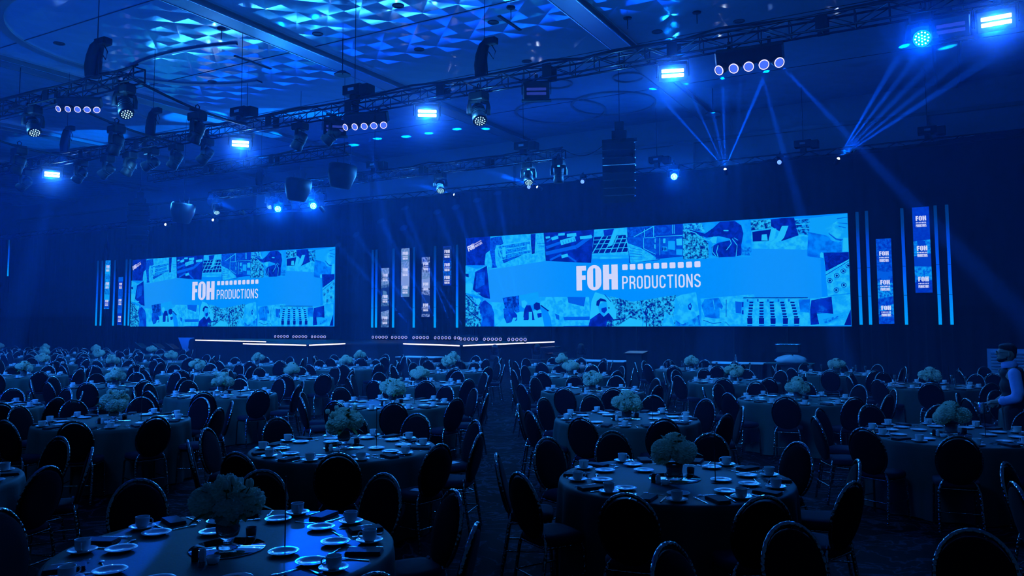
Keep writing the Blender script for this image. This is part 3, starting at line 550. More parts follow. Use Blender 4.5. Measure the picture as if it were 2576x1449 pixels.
for i, (x, y) in enumerate(SPK):
    if sp is None:
        t = empty('sprinkler', (x, y, ZC))
        MB().lathe([(0.0, 0), (0.13, 0), (0.12, -0.03), (0.03, -0.05), (0.0, -0.05)], 16).build('plate', 'black_metal', t)
        MB().cyl((0, 0, -0.04), (0, 0, -0.34), 0.012, 8).build('stem', 'black_metal', t)
        sp = proto_tree(t)
    else:
        t = stamp(sp); t.location = (x, y, ZC)
    tag(t, 'dark ceiling sprinkler on a thin drop rod, %s counting from the right of the photo' % ORD[[1, 0, 2, 4, 3][i]], 'sprinkler', 'ceiling sprinklers')
for i, (x, y, ln, a) in enumerate([(-11.2, 19.9, 1.3, 18), (-16.6, 24.2, 1.2, 18), (-20.6, 18.6, 1.6, 20)]):
    o = MB().box((0, 0, -0.012), (0.1, ln, 0.024)).add([(-.02, -ln / 2, -.026), (.02, -ln / 2, -.026), (.02, ln / 2, -.026), (-.02, ln / 2, -.026)], [(0, 1, 2, 3)]).build('slot_diffuser', 'black_metal', None, (x, y, ZC), 0)
    tag(o, 'narrow black slot air diffuser in the ceiling, %s from the right of the photo' % ORD[i], 'air vent', 'slot diffusers in the ceiling')
# pendant lamps seen as small domes on rods
for i, (x, y, zz, r) in enumerate([(-16.4, 18.4, 9.75, 0.26), (-7.7, 29.6, 9.9, .3), (-27.4, 14.6, 9.3, .3)]):
    t = empty('pendant_lamp', (x, y, ZC)); 
    MB().cyl((0, 0, 0), (0, 0, zz - ZC), 0.014, 8).build('rod', 'black_metal', t)
    MB().lathe([(0.03, zz - ZC + .12), (0.1, zz - ZC + .1), (r, zz - ZC), (r, zz - ZC - .03), (r - .03, zz - ZC - .03), (0, zz - ZC + .03)], 24).build('lamp_shade', 'wall_dark', t)
    tag(t, ['pale dome pendant lamp hanging over the middle of the long front truss', 'pale dome pendant lamp near the far wall above the right screen', 'pale dome pendant lamp at the far left near the ceiling beam'][i], 'pendant lamp', 'dome pendant lamps')

# haze filling the room
HZ0 = 2.1
hz = MB().box(((XL + XR) / 2, (YN + YF) / 2, (HZ0 + ZC - .03) / 2), (XR - XL - 0.02, YF - YN - 0.02, ZC - .03 - HZ0)).build('haze', 'haze')
hz['kind'] = 'stuff'; tag(hz, 'thin stage haze filling the ballroom and showing the light beams', 'haze')
hz = MB().box(((XL + XR) / 2, (8.0 + YF) / 2, (HZ0 + .02) / 2), (XR - XL - 0.02, YF - 8.0 - 0.02, HZ0 - .03)).build('haze', 'haze')
tag(hz, 'thin stage haze lying low over the stage and the back tables', 'haze', None, 'stuff')

# ---------------------------------------------------------------- drape
def pleats(x0, x1, y, z0, ztop, amp=0.09, step=0.12, pitch=0.55, phase=0):
    n = int((x1 - x0) / step); P = []; F = []
    nz_ = 3
    for i in range(n + 1):
        x = x0 + (x1 - x0) * i / n
        d = amp * (math.sin(2 * PI * x / pitch + phase) + 0.4 * math.sin(2 * PI * x / (pitch * 2.7) + 1))
        zt = ztop(x) if callable(ztop) else ztop
        for j in range(nz_ + 1):
            f = j / nz_
            P.append((x, y + d * (1 - 0.5 * f), z0 + (zt - z0) * f))
    for i in range(n):
        for j in range(nz_):
            a = i * (nz_ + 1) + j; F.append((a, a + nz_ + 1, a + nz_ + 2, a + 1))
    return P, F
secs = [(-61.5, -47.9, 'far left'), (-47.9, -43.4, 'behind the left tubes'), (-43.4, -27.4, 'around the left screen'), (-27.4, -19.8, 'between the two screens'), (-19.8, -3.0, 'around the right screen'), (-3.0, 8.6, 'far right')]
for i, (x0, x1, w) in enumerate(secs):
    b = MB(); top = 8.2
    b.add(*pleats(x0, x1 + 0.02, 31.4, 0.02, lambda x: 8.22 + 0.06 * math.sin(x * .9) + (0.12 if x > -3 else 0) - (0.2 if x < -30 else 0), phase=i), 0, True)
    o = b.build('black_drape', 'black_cloth')
    tag(o, 'tall black pleated drape panel, %s' % w, 'drape', 'black drapes behind the stage')
for i, (x0, x1) in enumerate([(-61.5, -31), (-31, -12), (-12, 8.6)]):
    t = MB(); 
    for dz in (0.0, 0.25):
        t.cyl((x0, 31.15, 8.12 + dz), (x1, 31.15, 8.12 + dz), 0.03, 8)
    n = int((x1 - x0) / 1.0)
    for q in range(n):
        a = x0 + q; t.cyl((a, 31.15, 8.12), (a + .5, 31.15, 8.37), 0.015, 6); t.cyl((a + .5, 31.15, 8.37), (a + 1, 31.15, 8.12), 0.015, 6)
    o = t.build('drape_truss', 'black_metal'); tag(o, 'thin black truss carrying the top of the back drape, %s length' % ['left', 'middle', 'right'][i], 'truss', 'truss above the back drape')

# ================================================================ STAGE
def prism(b, pts, z0, z1, mi=0):
    n = len(pts)
    area2 = sum(pts[i][0] * pts[(i + 1) % n][1] - pts[(i + 1) % n][0] * pts[i][1] for i in range(n))
    if area2 < 0: pts = pts[::-1]
    V = [(x, y, z0) for x, y in pts] + [(x, y, z1) for x, y in pts]
    F = [tuple(range(n - 1, -1, -1)), tuple(range(n, 2 * n))] + [(i, (i + 1) % n, n + (i + 1) % n, n + i) for i in range(n)]
    b.add(V, F, mi); return b
SZ = 1.1
st = empty('stage', (-24, 27, 0)); tag(st, 'low dark angular stage platform spanning below and between the screens', 'stage')
outline = [(-33.6, 26.95), (-27.0, 25.75), (-26.1, 25.5), (-25.9, 23.25), (-21.75, 22.6), (-21.9, 24.9), (-19.45, 25.65), (-15.85, 24.4), (-14.9, 30.3), (-33.6, 30.3)]
rel = [(x + 24, y - 27) for x, y in outline]
prism(MB(), rel, SZ - 0.06, SZ).build('deck', 'black_plastic', st)
ins = [(x * .993, y * .99 if y > 0 else y * .985) for x, y in rel]
prism(MB(), ins, 0.0, SZ - 0.06).build('fascia', 'black_cloth', st)
strips = [([(-33.5, 26.93), (-27.3, 25.8)], 'upper edge strip at the left end of the stage'), ([(-25.95, 23.25), (-21.75, 22.6)], 'front edge strip of the left stage thrust'),
          ([(-21.73, 22.6), (-21.88, 24.85)], 'short side edge strip of the left stage thrust'), ([(-19.4, 25.63), (-15.87, 24.4)], 'front edge strip of the right stage part'), ([(-15.84, 24.42), (-14.92, 30.2)], 'side edge strip at the right end of the stage')]
for P, w in strips:
    a, b_ = Vector((*P[0], SZ + 0.02)), Vector((*P[1], SZ + 0.02)); d = (b_ - a).normalized(); nrm = Vector((d.y, -d.x, 0))
    c = (a + b_) / 2; L_ = (b_ - a).length; ang = math.atan2(d.y, d.x)
    t = empty('edge_light', c, ang)
    MB().box((0, -0.035, -0.03), (L_, 0.03, 0.09)).build('channel', 'black_metal', t)
    MB().box((0, -0.055, -0.03), (L_ - .02, 0.016, 0.045)).build('diffuser', 'edge_glow', t)
    tag(t, 'thin glowing white %s' % w, 'strip light', 'white strip lights on the stage edge')
    d_ = None
# angled fabric panel at the left end
t = MB()
V = [(-35.25, 27.2, 1.20), (-34.05, 27.2, 1.20), (-34.18, 27.2, 0.02), (-34.5, 27.2, 0.02)]
Vb = [(x, y + .05, z) for x, y, z in V]
t.add(V + Vb, [(0, 3, 2, 1), (4, 5, 6, 7), (0, 1, 5, 4), (1, 2, 6, 5), (2, 3, 7, 6), (3, 0, 4, 7)])
o = t.build('fabric_panel', 'white_cloth'); tag(o, 'pale blue-lit tapering fabric panel beside the left end of the stage', 'fabric panel')
spot('panel_spot', (-34.6, 25.9, 2.6), (-34.6, 27.2, .8), 60, 220, BLUE)  # blue spot above the panel, aimed down at it; no fixture built
t = MB(); P = []
for i in range(9): P.append((-33.85 + R.uniform(-.04, .04), 27.0, 0.02 + i * 0.14))
t.tube(P, [0.16, 0.22, 0.17, 0.23, 0.16, 0.22, 0.18, 0.2, 0.12], 10)
o = t.build('cable_bundle', 'black_cloth'); tag(o, 'crumpled black cable bundle standing at the left stage corner', 'cable bundle')
# steps at the right end of the stage
t = empty('stage_steps', (-14.1, 28.2, 0)); tag(t, 'dark portable steps with pale nosing at the right end of the stage', 'steps')
for i in range(4):
    z = 0.95 - i * 0.23
    MB().box((i * 0.3, 0, z - 0.02), (0.32, 1.3, 0.04)).build('tread', 'truss_metal', t)
    MB().box((i * 0.3 + 0.15, 0, z - 0.02), (0.02, 1.3, 0.05)).build('nosing', 'white_cloth', t)
for s in (-1, 1):
    MB().add([(-.16, s * .6, 0), (1.0, s * .6, 0), (1.0, s * .6, .2), (-.16, s * .6, .93), (-.16, s * .63, 0), (1.0, s * .63, 0), (1.0, s * .63, .2), (-.16, s * .63, .93)],
             [(0, 1, 2, 3), (7, 6, 5, 4), (0, 4, 5, 1), (1, 5, 6, 2), (2, 6, 7, 3), (3, 7, 4, 0)]).build('side_panel', 'black_metal', t)

# ---------------------------------------------------------------- LED walls
def lin(c): return tuple(((v / 255) / 12.92 if v / 255 <= 0.04045 else ((v / 255 + 0.055) / 1.055) ** 2.4) for v in c)
PAL = [lin(c) for c in [(0, 16, 140), (0, 42, 190), (0, 92, 228), (0, 135, 255), (10, 158, 255), (30, 185, 255), (205, 215, 255), (0, 62, 205), (70, 120, 175), (15, 45, 110), (120, 150, 215)]]
NS = [0, .10, .17, .34]
class Pic(MB):
    def __init__(s): super().__init__(); s.ca = []; s.layer = 0
    def face(s, pts, ca, cb=None, nz=0, layer=None):
        s.layer += 1
        y = -0.00035 * (s.layer if layer is None else layer)
        s.add([(x, y, z) for x, z in pts], [tuple(range(len(pts)))])
        s.ca.append((PAL[ca] if isinstance(ca, int) else ca, PAL[cb] if isinstance(cb, int) else (cb or (PAL[ca] if isinstance(ca, int) else ca)), NS[nz]))
    def finish(s, name, parent):
        o = s.build(name, 'screen_picture', parent)
        me = o.data
        A = me.color_attributes.new('col_a', 'FLOAT_COLOR', 'CORNER'); B = me.color_attributes.new('col_b', 'FLOAT_COLOR', 'CORNER')
        i = 0
        for p, (a, b, n) in zip(me.polygons, s.ca):
            for _ in p.loop_indices:
                A.data[i].color = (*a, n); B.data[i].color = (*b, 1); i += 1
        return o
def rrect(x0, z0, x1, z1, r, n=4):
    P = []
    for cx, cz, a in ((x1 - r, z1 - r, 0), (x0 + r, z1 - r, 90), (x0 + r, z0 + r, 180), (x1 - r, z0 + r, 270)):
        for k in range(n + 1):
            t = rad(a + 90 * k / n); P.append((cx + r * math.cos(t), cz + r * math.sin(t)))
    return P
def stroke(pic, pts, w, c, closed=False, layer=None):
    P = [Vector((x, 0, z)) for x, z in pts]; n = len(P); L_, R_ = [], []
    for i in range(n):
        if closed: a, b = P[i - 1], P[(i + 1) % n]; d1 = (P[i] - a).normalized(); d2 = (b - P[i]).normalized()
        else:
            d1 = (P[i] - P[i - 1]).normalized() if i else (P[1] - P[0]).normalized()
            d2 = (P[i + 1] - P[i]).normalized() if i < n - 1 else d1
        n1 = Vector((-d1.z, 0, d1.x)); n2 = Vector((-d2.z, 0, d2.x)); mm = (n1 + n2)
        mm = mm / max(0.5, mm.length_squared) * 2 * (w / 2)
        L_.append(P[i] + mm); R_.append(P[i] - mm)
    for i in range(n if closed else n - 1):
        j = (i + 1) % n
        pic.face([(L_[i].x, L_[i].z), (L_[j].x, L_[j].z), (R_[j].x, R_[j].z), (R_[i].x, R_[i].z)], c, layer=layer)
def heavy(pic, ch, x, z, w, h, c, layer):
    st_ = w * 0.42; bar = h * 0.2
    if ch == 'F':
        for q in ((x, z, x + st_ * 1.35, z + h), (x, z + h - bar, x + w, z + h), (x, z + h * .42, x + w * .95, z + h * .42 + bar * .95)):
            pic.face([(q[0], q[1]), (q[2], q[1]), (q[2], q[3]), (q[0], q[3])], c, layer=layer)
    if ch == 'H':
        for q in ((x, z, x + st_, z + h), (x + w - st_, z, x + w, z + h), (x, z + h * .42, x + w, z + h * .42 + bar * 1.05)):
            pic.face([(q[0], q[1]), (q[2], q[1]), (q[2], q[3]), (q[0], q[3])], c, layer=layer)
    if ch == 'O':
        o_ = rrect(x, z, x + w, z + h, w * .48, 5); i_ = rrect(x + st_, z + bar * .62, x + w - st_, z + h - bar * .62, (w - 2 * st_) * .48, 5)
        n = len(o_)
        for k in range(n):
            j = (k + 1) % n; pic.face([o_[k], o_[j], i_[j], i_[k]], c, layer=layer)
def thin(pic, text, x, z, w, h, c, layer, lw=.1):
    gap = w / len(text) * .22; tot = sum(.3 if c_ == 'I' else 1 for c_ in text); unit = (w - gap * (len(text) - 1)) / tot; lw = h * lw; X = x
    for k, ch in enumerate(text):
        if k: X += W + gap
        W = unit * (.3 if ch == 'I' else 1); a = X + lw / 2; b = X + W - lw / 2; lo = z + lw / 2; hi = z + h - lw / 2; m_ = z + h * .48
        def arc(cx, cz, rx, rz, a0, a1, s=5): return [(cx + rx * math.cos(rad(a0 + (a1 - a0) * i / s)), cz + rz * math.sin(rad(a0 + (a1 - a0) * i / s))) for i in range(s + 1)]
        r = min((b - a) / 2, h * .22); cx = (a + b) / 2
        if ch == 'P': S = [[(a, z), (a, hi), (b - r, hi)] + arc(b - r, hi - r, r, r, 90, 0)[1:] + arc(b - r, m_ + r, r, r, 0, -90) + [(a, m_)]]
        elif ch == 'R': S = [[(a, z), (a, hi), (b - r, hi)] + arc(b - r, hi - r, r, r, 90, 0)[1:] + arc(b - r, m_ + r, r, r, 0, -90) + [(a, m_)], [(b - r, m_), (b, m_ - r * .8), (b, z)]]
        elif ch == 'O': S = [arc(cx, hi - r, r, r, 0, 180) + arc(cx, lo + r, r, r, 180, 360) + [(cx + r, hi - r)]]
        elif ch == 'D': S = [[(a, lo), (a, hi), (b - r, hi)] + arc(b - r, hi - r, r, r, 90, 0)[1:] + arc(b - r, lo + r, r, r, 0, -90) + [(a - lw / 2, lo)]]
        elif ch == 'U': S = [[(a, z + h)] + arc(cx, lo + r, r, r, 180, 360) + [(b, z + h)]]
        elif ch == 'C': S = [[(b, z + h * .68)] + arc(cx, hi - r, r, r, 0, 180) + arc(cx, lo + r, r, r, 180, 360) + [(b, z + h * .32)]]
        elif ch == 'T': S = [[(X, hi), (X + W, hi)], [(cx, hi), (cx, z)]]
        elif ch == 'I': S = [[(cx, z), (cx, z + h)]]
        elif ch == 'N': S = [[(a, z), (a, z + h)], [(a, z + h * .97), (b, z + h * .03)], [(b, z), (b, z + h)]]
        elif ch == 'S': S = [arc(cx, hi - r, r, r, 0, 180) + [(a, m_ + h * .14), (b, m_ - h * .12)] + arc(cx, lo + r, r, r, 0, -180)]
        else: S = []
        for s in S: stroke(pic, s, lw, c, layer=layer)
def led_wall(name, x0, width, label):
    t = empty(name, (x0 + width / 2, 30.5, 1.743)); sc_ = width / 16.0; h = 4.095
    MB().box((0, 0.14, h / 2), (width + 0.04, 0.24, h + 0.04)).build('cabinet', 'black_metal', t)
    for q in range(9):
        MB().box((-width / 2 + .3 + q * (width - .6) / 8, .2, -1.743 / 2), (.06, .06, 1.743)).build('support_pole', 'black_metal', t)
    p = Pic()
    def T(s, u): return ((s - 8) * sc_, u * h / 4)
    p.face([T(0, 0), T(16, 0), T(16, 4), T(0, 4)], 3)
    # light field with a slow shift of tone
    FT = [0.6, .62, .45, .2, .0, .0, .0, .05, .0, .1, .3, .35, .2]
    for k in range(60):
        s0, s1 = 0.9 + k * .236, 0.9 + (k + 1) * .236
        g = k / 5; f = FT[int(g)] * (1 - g % 1) + FT[int(g) + 1] * (g % 1)
        c = tuple(a + (b - a) * f for a, b in zip(lin((0, 143, 255)), lin((30, 148, 255))))
        p.face([T(s0, .9), T(s1, .9), T(s1, 3.3), T(s0, 3.3)], c, layer=2)
    p.layer = 3
    for q in COLLAGE.split(';'):
        f = q.split(','); d = f[0]; v = [float(k) for k in f[1:]]
        p.face([T(v[i], v[i + 1]) for i in range(0, len(v), 2)], int(d[0]), int(d[1]) if d[2] != '0' else int(d[0]), int(d[2]))
    ly = p.layer + 3
    q = Pic(); 
    heavy(q, 'F', 5.51, 1.49, .44, 1.02, 6, ly); heavy(q, 'O', 6.0, 1.48, .63, 1.04, 6, ly); heavy(q, 'H', 6.7, 1.49, .645, 1.02, 6, ly)
    thin(q, 'PRODUCTIONS', 7.53, 1.5, 3.2, .52, 6, ly, .12)
    for k in range(10):
        q.face(rrect(7.54 + k * .329, 2.27, 7.775 + k * .329, 2.5, .04, 3), 6, layer=ly)
    # small slanted copy at the upper left corner
    q2 = Pic(); heavy(q2, 'F', 0, 0, .12, .3, 6, ly); heavy(q2, 'O', .13, 0, .14, .3, 6, ly); heavy(q2, 'H', .28, 0, .14, .3, 6, ly); thin(q2, 'PRODUCTIONS', .44, .02, .5, .13, 6, ly)
    for k in range(8): q2.face(rrect(.45 + k * .062, .2, .49 + k * .062, .25, .01, 2), 6, layer=ly)
    for k in range(len(q2.v)):
        x, y, z = q2.v[k]; a = .40; q2.v[k] = (.2 + (x * math.cos(a) - z * math.sin(a) * .8) * .85, y, 3.36 + (x * math.sin(a) + z * .9) * .85)
    # case stencil in the photo of flight cases
    q3 = Pic(); heavy(q3, 'F', 9.23, 2.98, .05, .12, 0, ly); heavy(q3, 'O', 9.29, 2.98, .05, .12, 0, ly); heavy(q3, 'H', 9.35, 2.98, .05, .12, 0, ly)
    for Q in (q, q2, q3):
        o = len(p.v)
        p.v += [((x - 8) * sc_, y, z * h / 4) for x, y, z in Q.v]
        for f in Q.f: p.f.append([i + o for i in f])
        p.m += Q.m; p.s += Q.s; p.ca += Q.ca
    p.finish('display', t)
    tag(t, label, 'screen', 'wide picture screens above the stage')
    return t
w1 = led_wall('led_wall', -43.917, 16.395, 'wide left picture screen with blue photo collage and white lettering')
w2 = led_wall('led_wall', -19.551, 16.395, 'wide right picture screen with blue photo collage and white lettering')

# ---------------------------------------------------------------- LED tubes
TUBES = [(-47.42, 1.80, 5.93, 'first'), (-46.96, 1.80, 5.92, 'second'), (-45.68, 1.8, 5.9, 'third'), (-44.53, 1.8, 5.9, 'fourth'), (-44.17, 1.8, 5.9, 'fifth')]
def led_tube(x, z0, z1, label, grp, y=30.5):
    t = empty('light_tube', (x, y, z0)); hh = z1 - z0; r = 0.05
    o = MB().box((0, 0, 2.05), (0.10, 0.05, 4.1)).build('tube', 'led_tube', t); o.scale = (1, 1, hh / 4.1)
    MB().box((0, 0.05, hh / 2), (0.11, 0.05, hh + .04)).build('backing', 'black_metal', t)
    j = MB()
    for f in (.25, .5): j.box((0, -0.027, hh * f), (0.105, 0.006, 0.012))
    j.build('joint_band', 'black_metal', t)
    if y > 30: MB().box((0, .07, -z0 / 2), (.04, .04, z0)).build('support_pole', 'black_metal', t)
    else: MB().box((0, .07, -z0 / 2), (.04, .04, z0)).build('support_pole', 'black_metal', t)
    tag(t, label, 'light tube', grp); return t
for x, z0, z1, w in TUBES: led_tube(x, z0, z1, 'tall glowing blue light tube left of the left screen, %s from the left' % w, 'light tubes left of the left screen')
for i, x in enumerate((-25.07, -24.83, -23.77, -22.53, -21.3, -20.05)):
    led_tube(x, 1.69, 5.55, 'tall glowing blue light tube between the screens, %s from the left' % ORD[i], 'light tubes between the screens')
for i, (x, zt) in enumerate(((-2.84, 5.85), (-2.53, 5.87), (-1.39, 5.88), (-.36, 5.9), (-.01, 5.9))):
    led_tube(x, 1.8, zt, 'tall glowing blue light tube right of the right screen, %s from the left' % ORD[i], 'light tubes right of the right screen')
led_tube(-56.4, 5.2, 7.7, 'single dim blue light tube far left on the dark drape', 'single light tube', 29.8)

# ---------------------------------------------------------------- hanging LED columns
def column(x0, x1, z0, z1, label, grp, seed, logos, c0, c1, ca=(9, 1), light=0, size=.36):
    t = empty('led_column', ((x0 + x1) / 2, 30.5, z0)); w = x1 - x0; h = z1 - z0
    MB().box((0, 0.1, h / 2), (w + .02, 0.16, h + .02)).build('cabinet', 'black_metal', t)
    MB().box((0, .12, -z0 / 2), (.05, .05, z0)).build('support_pole', 'black_metal', t)
    p = Pic(); rr = random.Random(seed)
    p.face([(-w / 2, 0), (w / 2, 0), (w / 2, h), (-w / 2, h)], c0, c1, 3)
    for k in range(5):
        z = rr.uniform(0, h * .9); a = rr.uniform(.2, .6)
        ca_, cb_ = rr.choice([(c1, c1), (c0, c0), (ca[0], ca[1])])
        z2 = min(h, z + a); 
        p.face([(-w / 2, z), (w / 2, max(0, z - rr.uniform(-.1, .1))), (w / 2, z2), (-w / 2, min(h, z2 + rr.uniform(-.1, .1)))], ca_, cb_, 3)
    p.face([(-w * .2, h * .45), (w * .3, h * .43), (w * .2, h * .6), (-w * .3, h * .62)], c1); p.face([(-w * .45, h * .1), (w * .1, h * .12), (w * .2, h * .16), (-w * .4, h * .15)], c0)
    ly = p.layer + 2
    for f in logos:
        s = w * .62; hh_ = s * .52; z = h * f; x = -s / 2
        heavy(p, 'F', x, z, s * .25, hh_, 6, ly); heavy(p, 'O', x + s * .29, z, s * .33, hh_, 6, ly); heavy(p, 'H', x + s * .66, z, s * .34, hh_, 6, ly)
        for k in range(7): p.face(rrect(x + k * s * .147, z - .09, x + k * s * .147 + s * .1, z - .045, .008, 1), 6, layer=ly)
        thin(p, 'PRODUCTIONS', x, z - .22, s, .1, 6, ly, .13)
    p.finish('display', t)
    tag(t, label, 'led column', grp); return t
GL = 'narrow logo screens left of the left screen'; GM = 'narrow logo screens between the screens'; GR = 'narrow logo screens right of the right screen'
column(-46.66, -46.12, 2.85, 5.92, 'narrow upright logo screen, higher of the two left of the left screen', GL, 1, (.84, .49, .13), 7, 4, (1, 5))
column(-45.28, -44.82, 1.83, 4.82, 'narrow upright logo screen, lower of the two left of the left screen', GL, 2, (.83, .49, .14), 1, 2, (7, 3))
column(-24.52, -24.03, 1.70, 4.62, 'narrow pale logo screen between the screens, lowest and leftmost', GM, 3, (.85, .49, .13), 9, 8, (10, 8), 0)
column(-23.30, -22.80, 3.17, 5.53, 'narrow pale logo screen between the screens, second from the left', GM, 4, (.86, .52, .16), 8, 10, (9, 8))
column(-22.07, -21.60, 2.2, 5.05, 'narrow pale logo screen between the screens, third from the left', GM, 5, (.86, .52, .17), 9, 10, (8, 10))
column(-20.85, -20.37, 3.66, 5.52, 'narrow dark logo screen between the screens, rightmost and highest', GM, 6, (.82, .48, .16), 9, 1, (9, 2))
column(-2.26, -1.77, 1.83, 4.84, 'narrow upright logo screen right of the right screen, the lower one', GR, 7, (.80, .46, .16), 1, 2, (7, 4))
column(-1.07, -.55, 2.90, 5.88, 'narrow upright logo screen right of the right screen, the higher one', GR, 8, (.84, .49, .13), 1, 7, (2, 4))
# ================================================================ TABLES AND CHAIRS
OX, OY, AX, BY = -0.335, 2.995, 1.77, 3.32
SPECIAL = {(0, -2): (-3.58, 3.12), (0, 0): (0.13, 3.38), (0, -4): (-7.35, 3.05), (1, 1): (1.65, 6.7), (1, -1): (-1.98, 6.16), (1, -3): (-5.37, 6.11), (1, -5): (-9.42, 6.34), (2, -2): (-3.69, 9.56), (2, 0): (-.064, 9.88),
           (2, -4): (-7.47, 9.59), (3, -1): (-2.16, 13.0), (2, -6): (-11.13, 9.5), (2, -8): (-14.61, 9.85), (3, -3): (-5.66, 13.0), (3, -5): (-9.33, 12.83), (3, -7): (-12.89, 12.91), (3, -9): (-16.13, 13.0),
           (4, -4): (-7.63, 16.31), (5, -5): (-9.38, 19.46), (4, -2): (-3.92, 16.16), (4, 0): (-.41, 16.64), (5, -1): (-2.36, 19.46), (5, -3): (-5.81, 19.63), (4, -8): (-14.24, 16.24), (4, -10): (-17.79, 16.45),
           (2, -10): (-19.2, 10.6), (3, -13): (-23.5, 13.5), (4, -12): (-21.7, 16.5), (4, -16): (-28.8, 16.6), (5, -9): (-16.2, 19.1), (5, -7): (-12.85, 19.35), (3, -11): (-19.9, 13.3)}
ROWS = {0: [0, -2, -4], 1: [1, -1, -3, -5, -7], 2: [0, -2, -4, -6, -8, -10], 3: [1, -1, -3, -5, -7, -9, -11, -13], 4: [0, -2, -4, -6, -8, -10, -12, -14, -16, -18], 5: [1, -1, -3, -5, -7, -9, -15, -17, -19, -21]}
TNAME = {(0, 0): 'the front-row table at the right', (0, -2): 'the front-row table with tall flowers', (0, -4): 'the front-row table at the left edge', (1, -1): 'the second-row table with a mirror tray'}
TABLES = []
for j in range(6):
    for n, i in enumerate(ROWS[j]):
        x, y = SPECIAL.get((j, i), (OX + i * AX, OY + j * BY))
        nm = TNAME.get((j, i)) or ('the %s-row table %s' % (ORD[j], 'at the right end' if n == 0 else (ORD[n] + ' from right')))
        TABLES.append(dict(j=j, i=i, x=x, y=y, name=nm, d=math.hypot(x, y)))
OFF = 20.9
HOURS = {}
def clock(tb, ang):   # direction seen from the camera, 6 o'clock nearest
    back = math.degrees(math.atan2(-tb['y'], -tb['x']))
    a = (back - ang) % 360
    h = (6 + a / 30)
    return h

def cloth_mesh(seed, n=120):
    rr = random.Random(seed); b = MB(); r0 = 0.915
    ph = [rr.uniform(0, 6.28) for _ in range(4)]
    fold = []
    nf = rr.choice([14, 15, 16, 17])
    prof = [(0.0, .75), (.45, .75), (.80, .75), (.885, .75), (.908, .746), (.918, .735), (.922, .70), (.925, .6), (.93, .42), (.937, .22), (.945, .012)]
    V = []; F = []
    V.append((0, 0, .75))
    for k, (r, z) in enumerate(prof[1:]):
        f = max(0, (.735 - z) / .73)
        for q in range(n):
            a = 2 * PI * q / n
            w = math.sin(nf * a + ph[0] + .6 * math.sin(3 * a + ph[1])); w = math.copysign(abs(w) ** .7, w)
            rad_ = r + f ** .6 * (0.040 * w + 0.008 * math.sin(31 * a + ph[2]))
            V.append((rad_ * math.cos(a), rad_ * math.sin(a), z))
    for q in range(n): F.append((0, 1 + q, 1 + (q + 1) % n))
    for k in range(len(prof) - 2):
        for q in range(n):
            a = 1 + k * n + q; c = 1 + k * n + (q + 1) % n
            F.append((a, a + n, c + n, c))
    b.add(V, F, 0, True)
    return b
cloths = []
for s in range(4):
    o = cloth_mesh(s).build('tablecloth', 'cloth'); cloths.append(o)
used = [0]
for tb in TABLES:
    k = (tb['i'] * 7 + tb['j'] * 3) % 4
    if cloths[k] is not None and not cloths[k].get('placed'):
        o = cloths[k]; o['placed'] = 1
    else:
        o = cloths[k].copy(); COL.objects.link(o)
    o.location = (tb['x'], tb['y'], 0); o.rotation_euler = (0, 0, R.uniform(0, 6))
    tag(o, 'floor-length dark teal cloth over ' + tb['name'], 'tablecloth', 'dark cloths on the round tables')
for o in cloths:
    if not o.get('placed'): bpy.data.objects.remove(o)
for o in bpy.data.objects:
    if 'placed' in o: del o['placed']

# ---------------------------------------------------------------- chair (faces +X, origin on the floor under the seat)
def frame_path(n=20):
    P = []
    for k in range(n + 1):
        a = -PI * .80 / 1 + 0; 
        t = -0.30 * PI + (1.60 * PI) * k / n
        y = 0.19 * math.cos(t); z = 0.685 + 0.235 * math.sin(t)
        x = -0.175 - 0.24 * (z - 0.46)
        P.append((x, y, z))
    return P
def pad_mesh(mi=0, n=28):
    b = MB(); V = []; F = []
    prof = [(1.0, 0), (.985, .6), (.93, .9), (.6, 1.0), (0, 1.06)]
    for side in (1, -1):
        base = len(V)
        for (r, t) in prof[:-1]:
            for q in range(n):
                a = 2 * PI * q / n
                y = 0.184 * r * math.cos(a); z = 0.672 + 0.222 * r * math.sin(a)
                x = -0.175 - 0.24 * (z - 0.46) + side * t * 0.024
                V.append((x, y, z))
        V.append((-0.175 - 0.24 * (0.205) + side * .0255, 0, .665))
        for k in range(len(prof) - 2):
            for q in range(n):
                a_, c_ = base + k * n + q, base + k * n + (q + 1) % n
                f = (a_, c_, c_ + n, a_ + n); F.append(f if side == 1 else f[::-1])
        top = base + (len(prof) - 2 + 0) * n
        for q in range(n):
            f = (top + q, top + (q + 1) % n, len(V) - 1); F.append(f if side == 1 else f[::-1])
    b.add(V, F, mi, True); return b
def seat_mesh(mi=0):
    b = MB(); V = []; F = []; n = 32
    lay = [(.97, .425), (1.0, .44), (1.0, .465), (.95, .483), (.6, .492)]
    for (s, z) in lay:
        for q in range(n):
            a = 2 * PI * q / n; c, s_ = math.cos(a), math.sin(a)
            x = -0.005 + .185 * math.copysign(abs(c) ** .55, c) * s; y = .195 * math.copysign(abs(s_) ** .5, s_) * s * (1 + .08 * (c))
            V.append((x, y, z))
    for k in range(len(lay) - 1):
        for q in range(n): a, c = k * n + q, k * n + (q + 1) % n; F.append((a, c, c + n, a + n))
    F.append(tuple(range(n - 1, -1, -1))); F.append(tuple(range(4 * n, 5 * n)))
    b.add(V, F, mi, True); return b
def rail(b, mi=0, n=6):
    P = [(-.17, -.165, .412), (.10, -.175, .412), (.15, -.15, .405), (.165, 0, .415), (.15, .15, .405), (.10, .175, .412), (-.17, .165, .412)]
    b.tube(P, .011, n, mi); b.tube([(-.17, -.165, .412), (-.17, .165, .412)], .009, n, mi)
def leg_front(b, s, mi=0, n=7): b.tube([(.135, s * .165, .41), (.15, s * .175, .38), (.165, s * .185, .0)], .0125, n, mi)
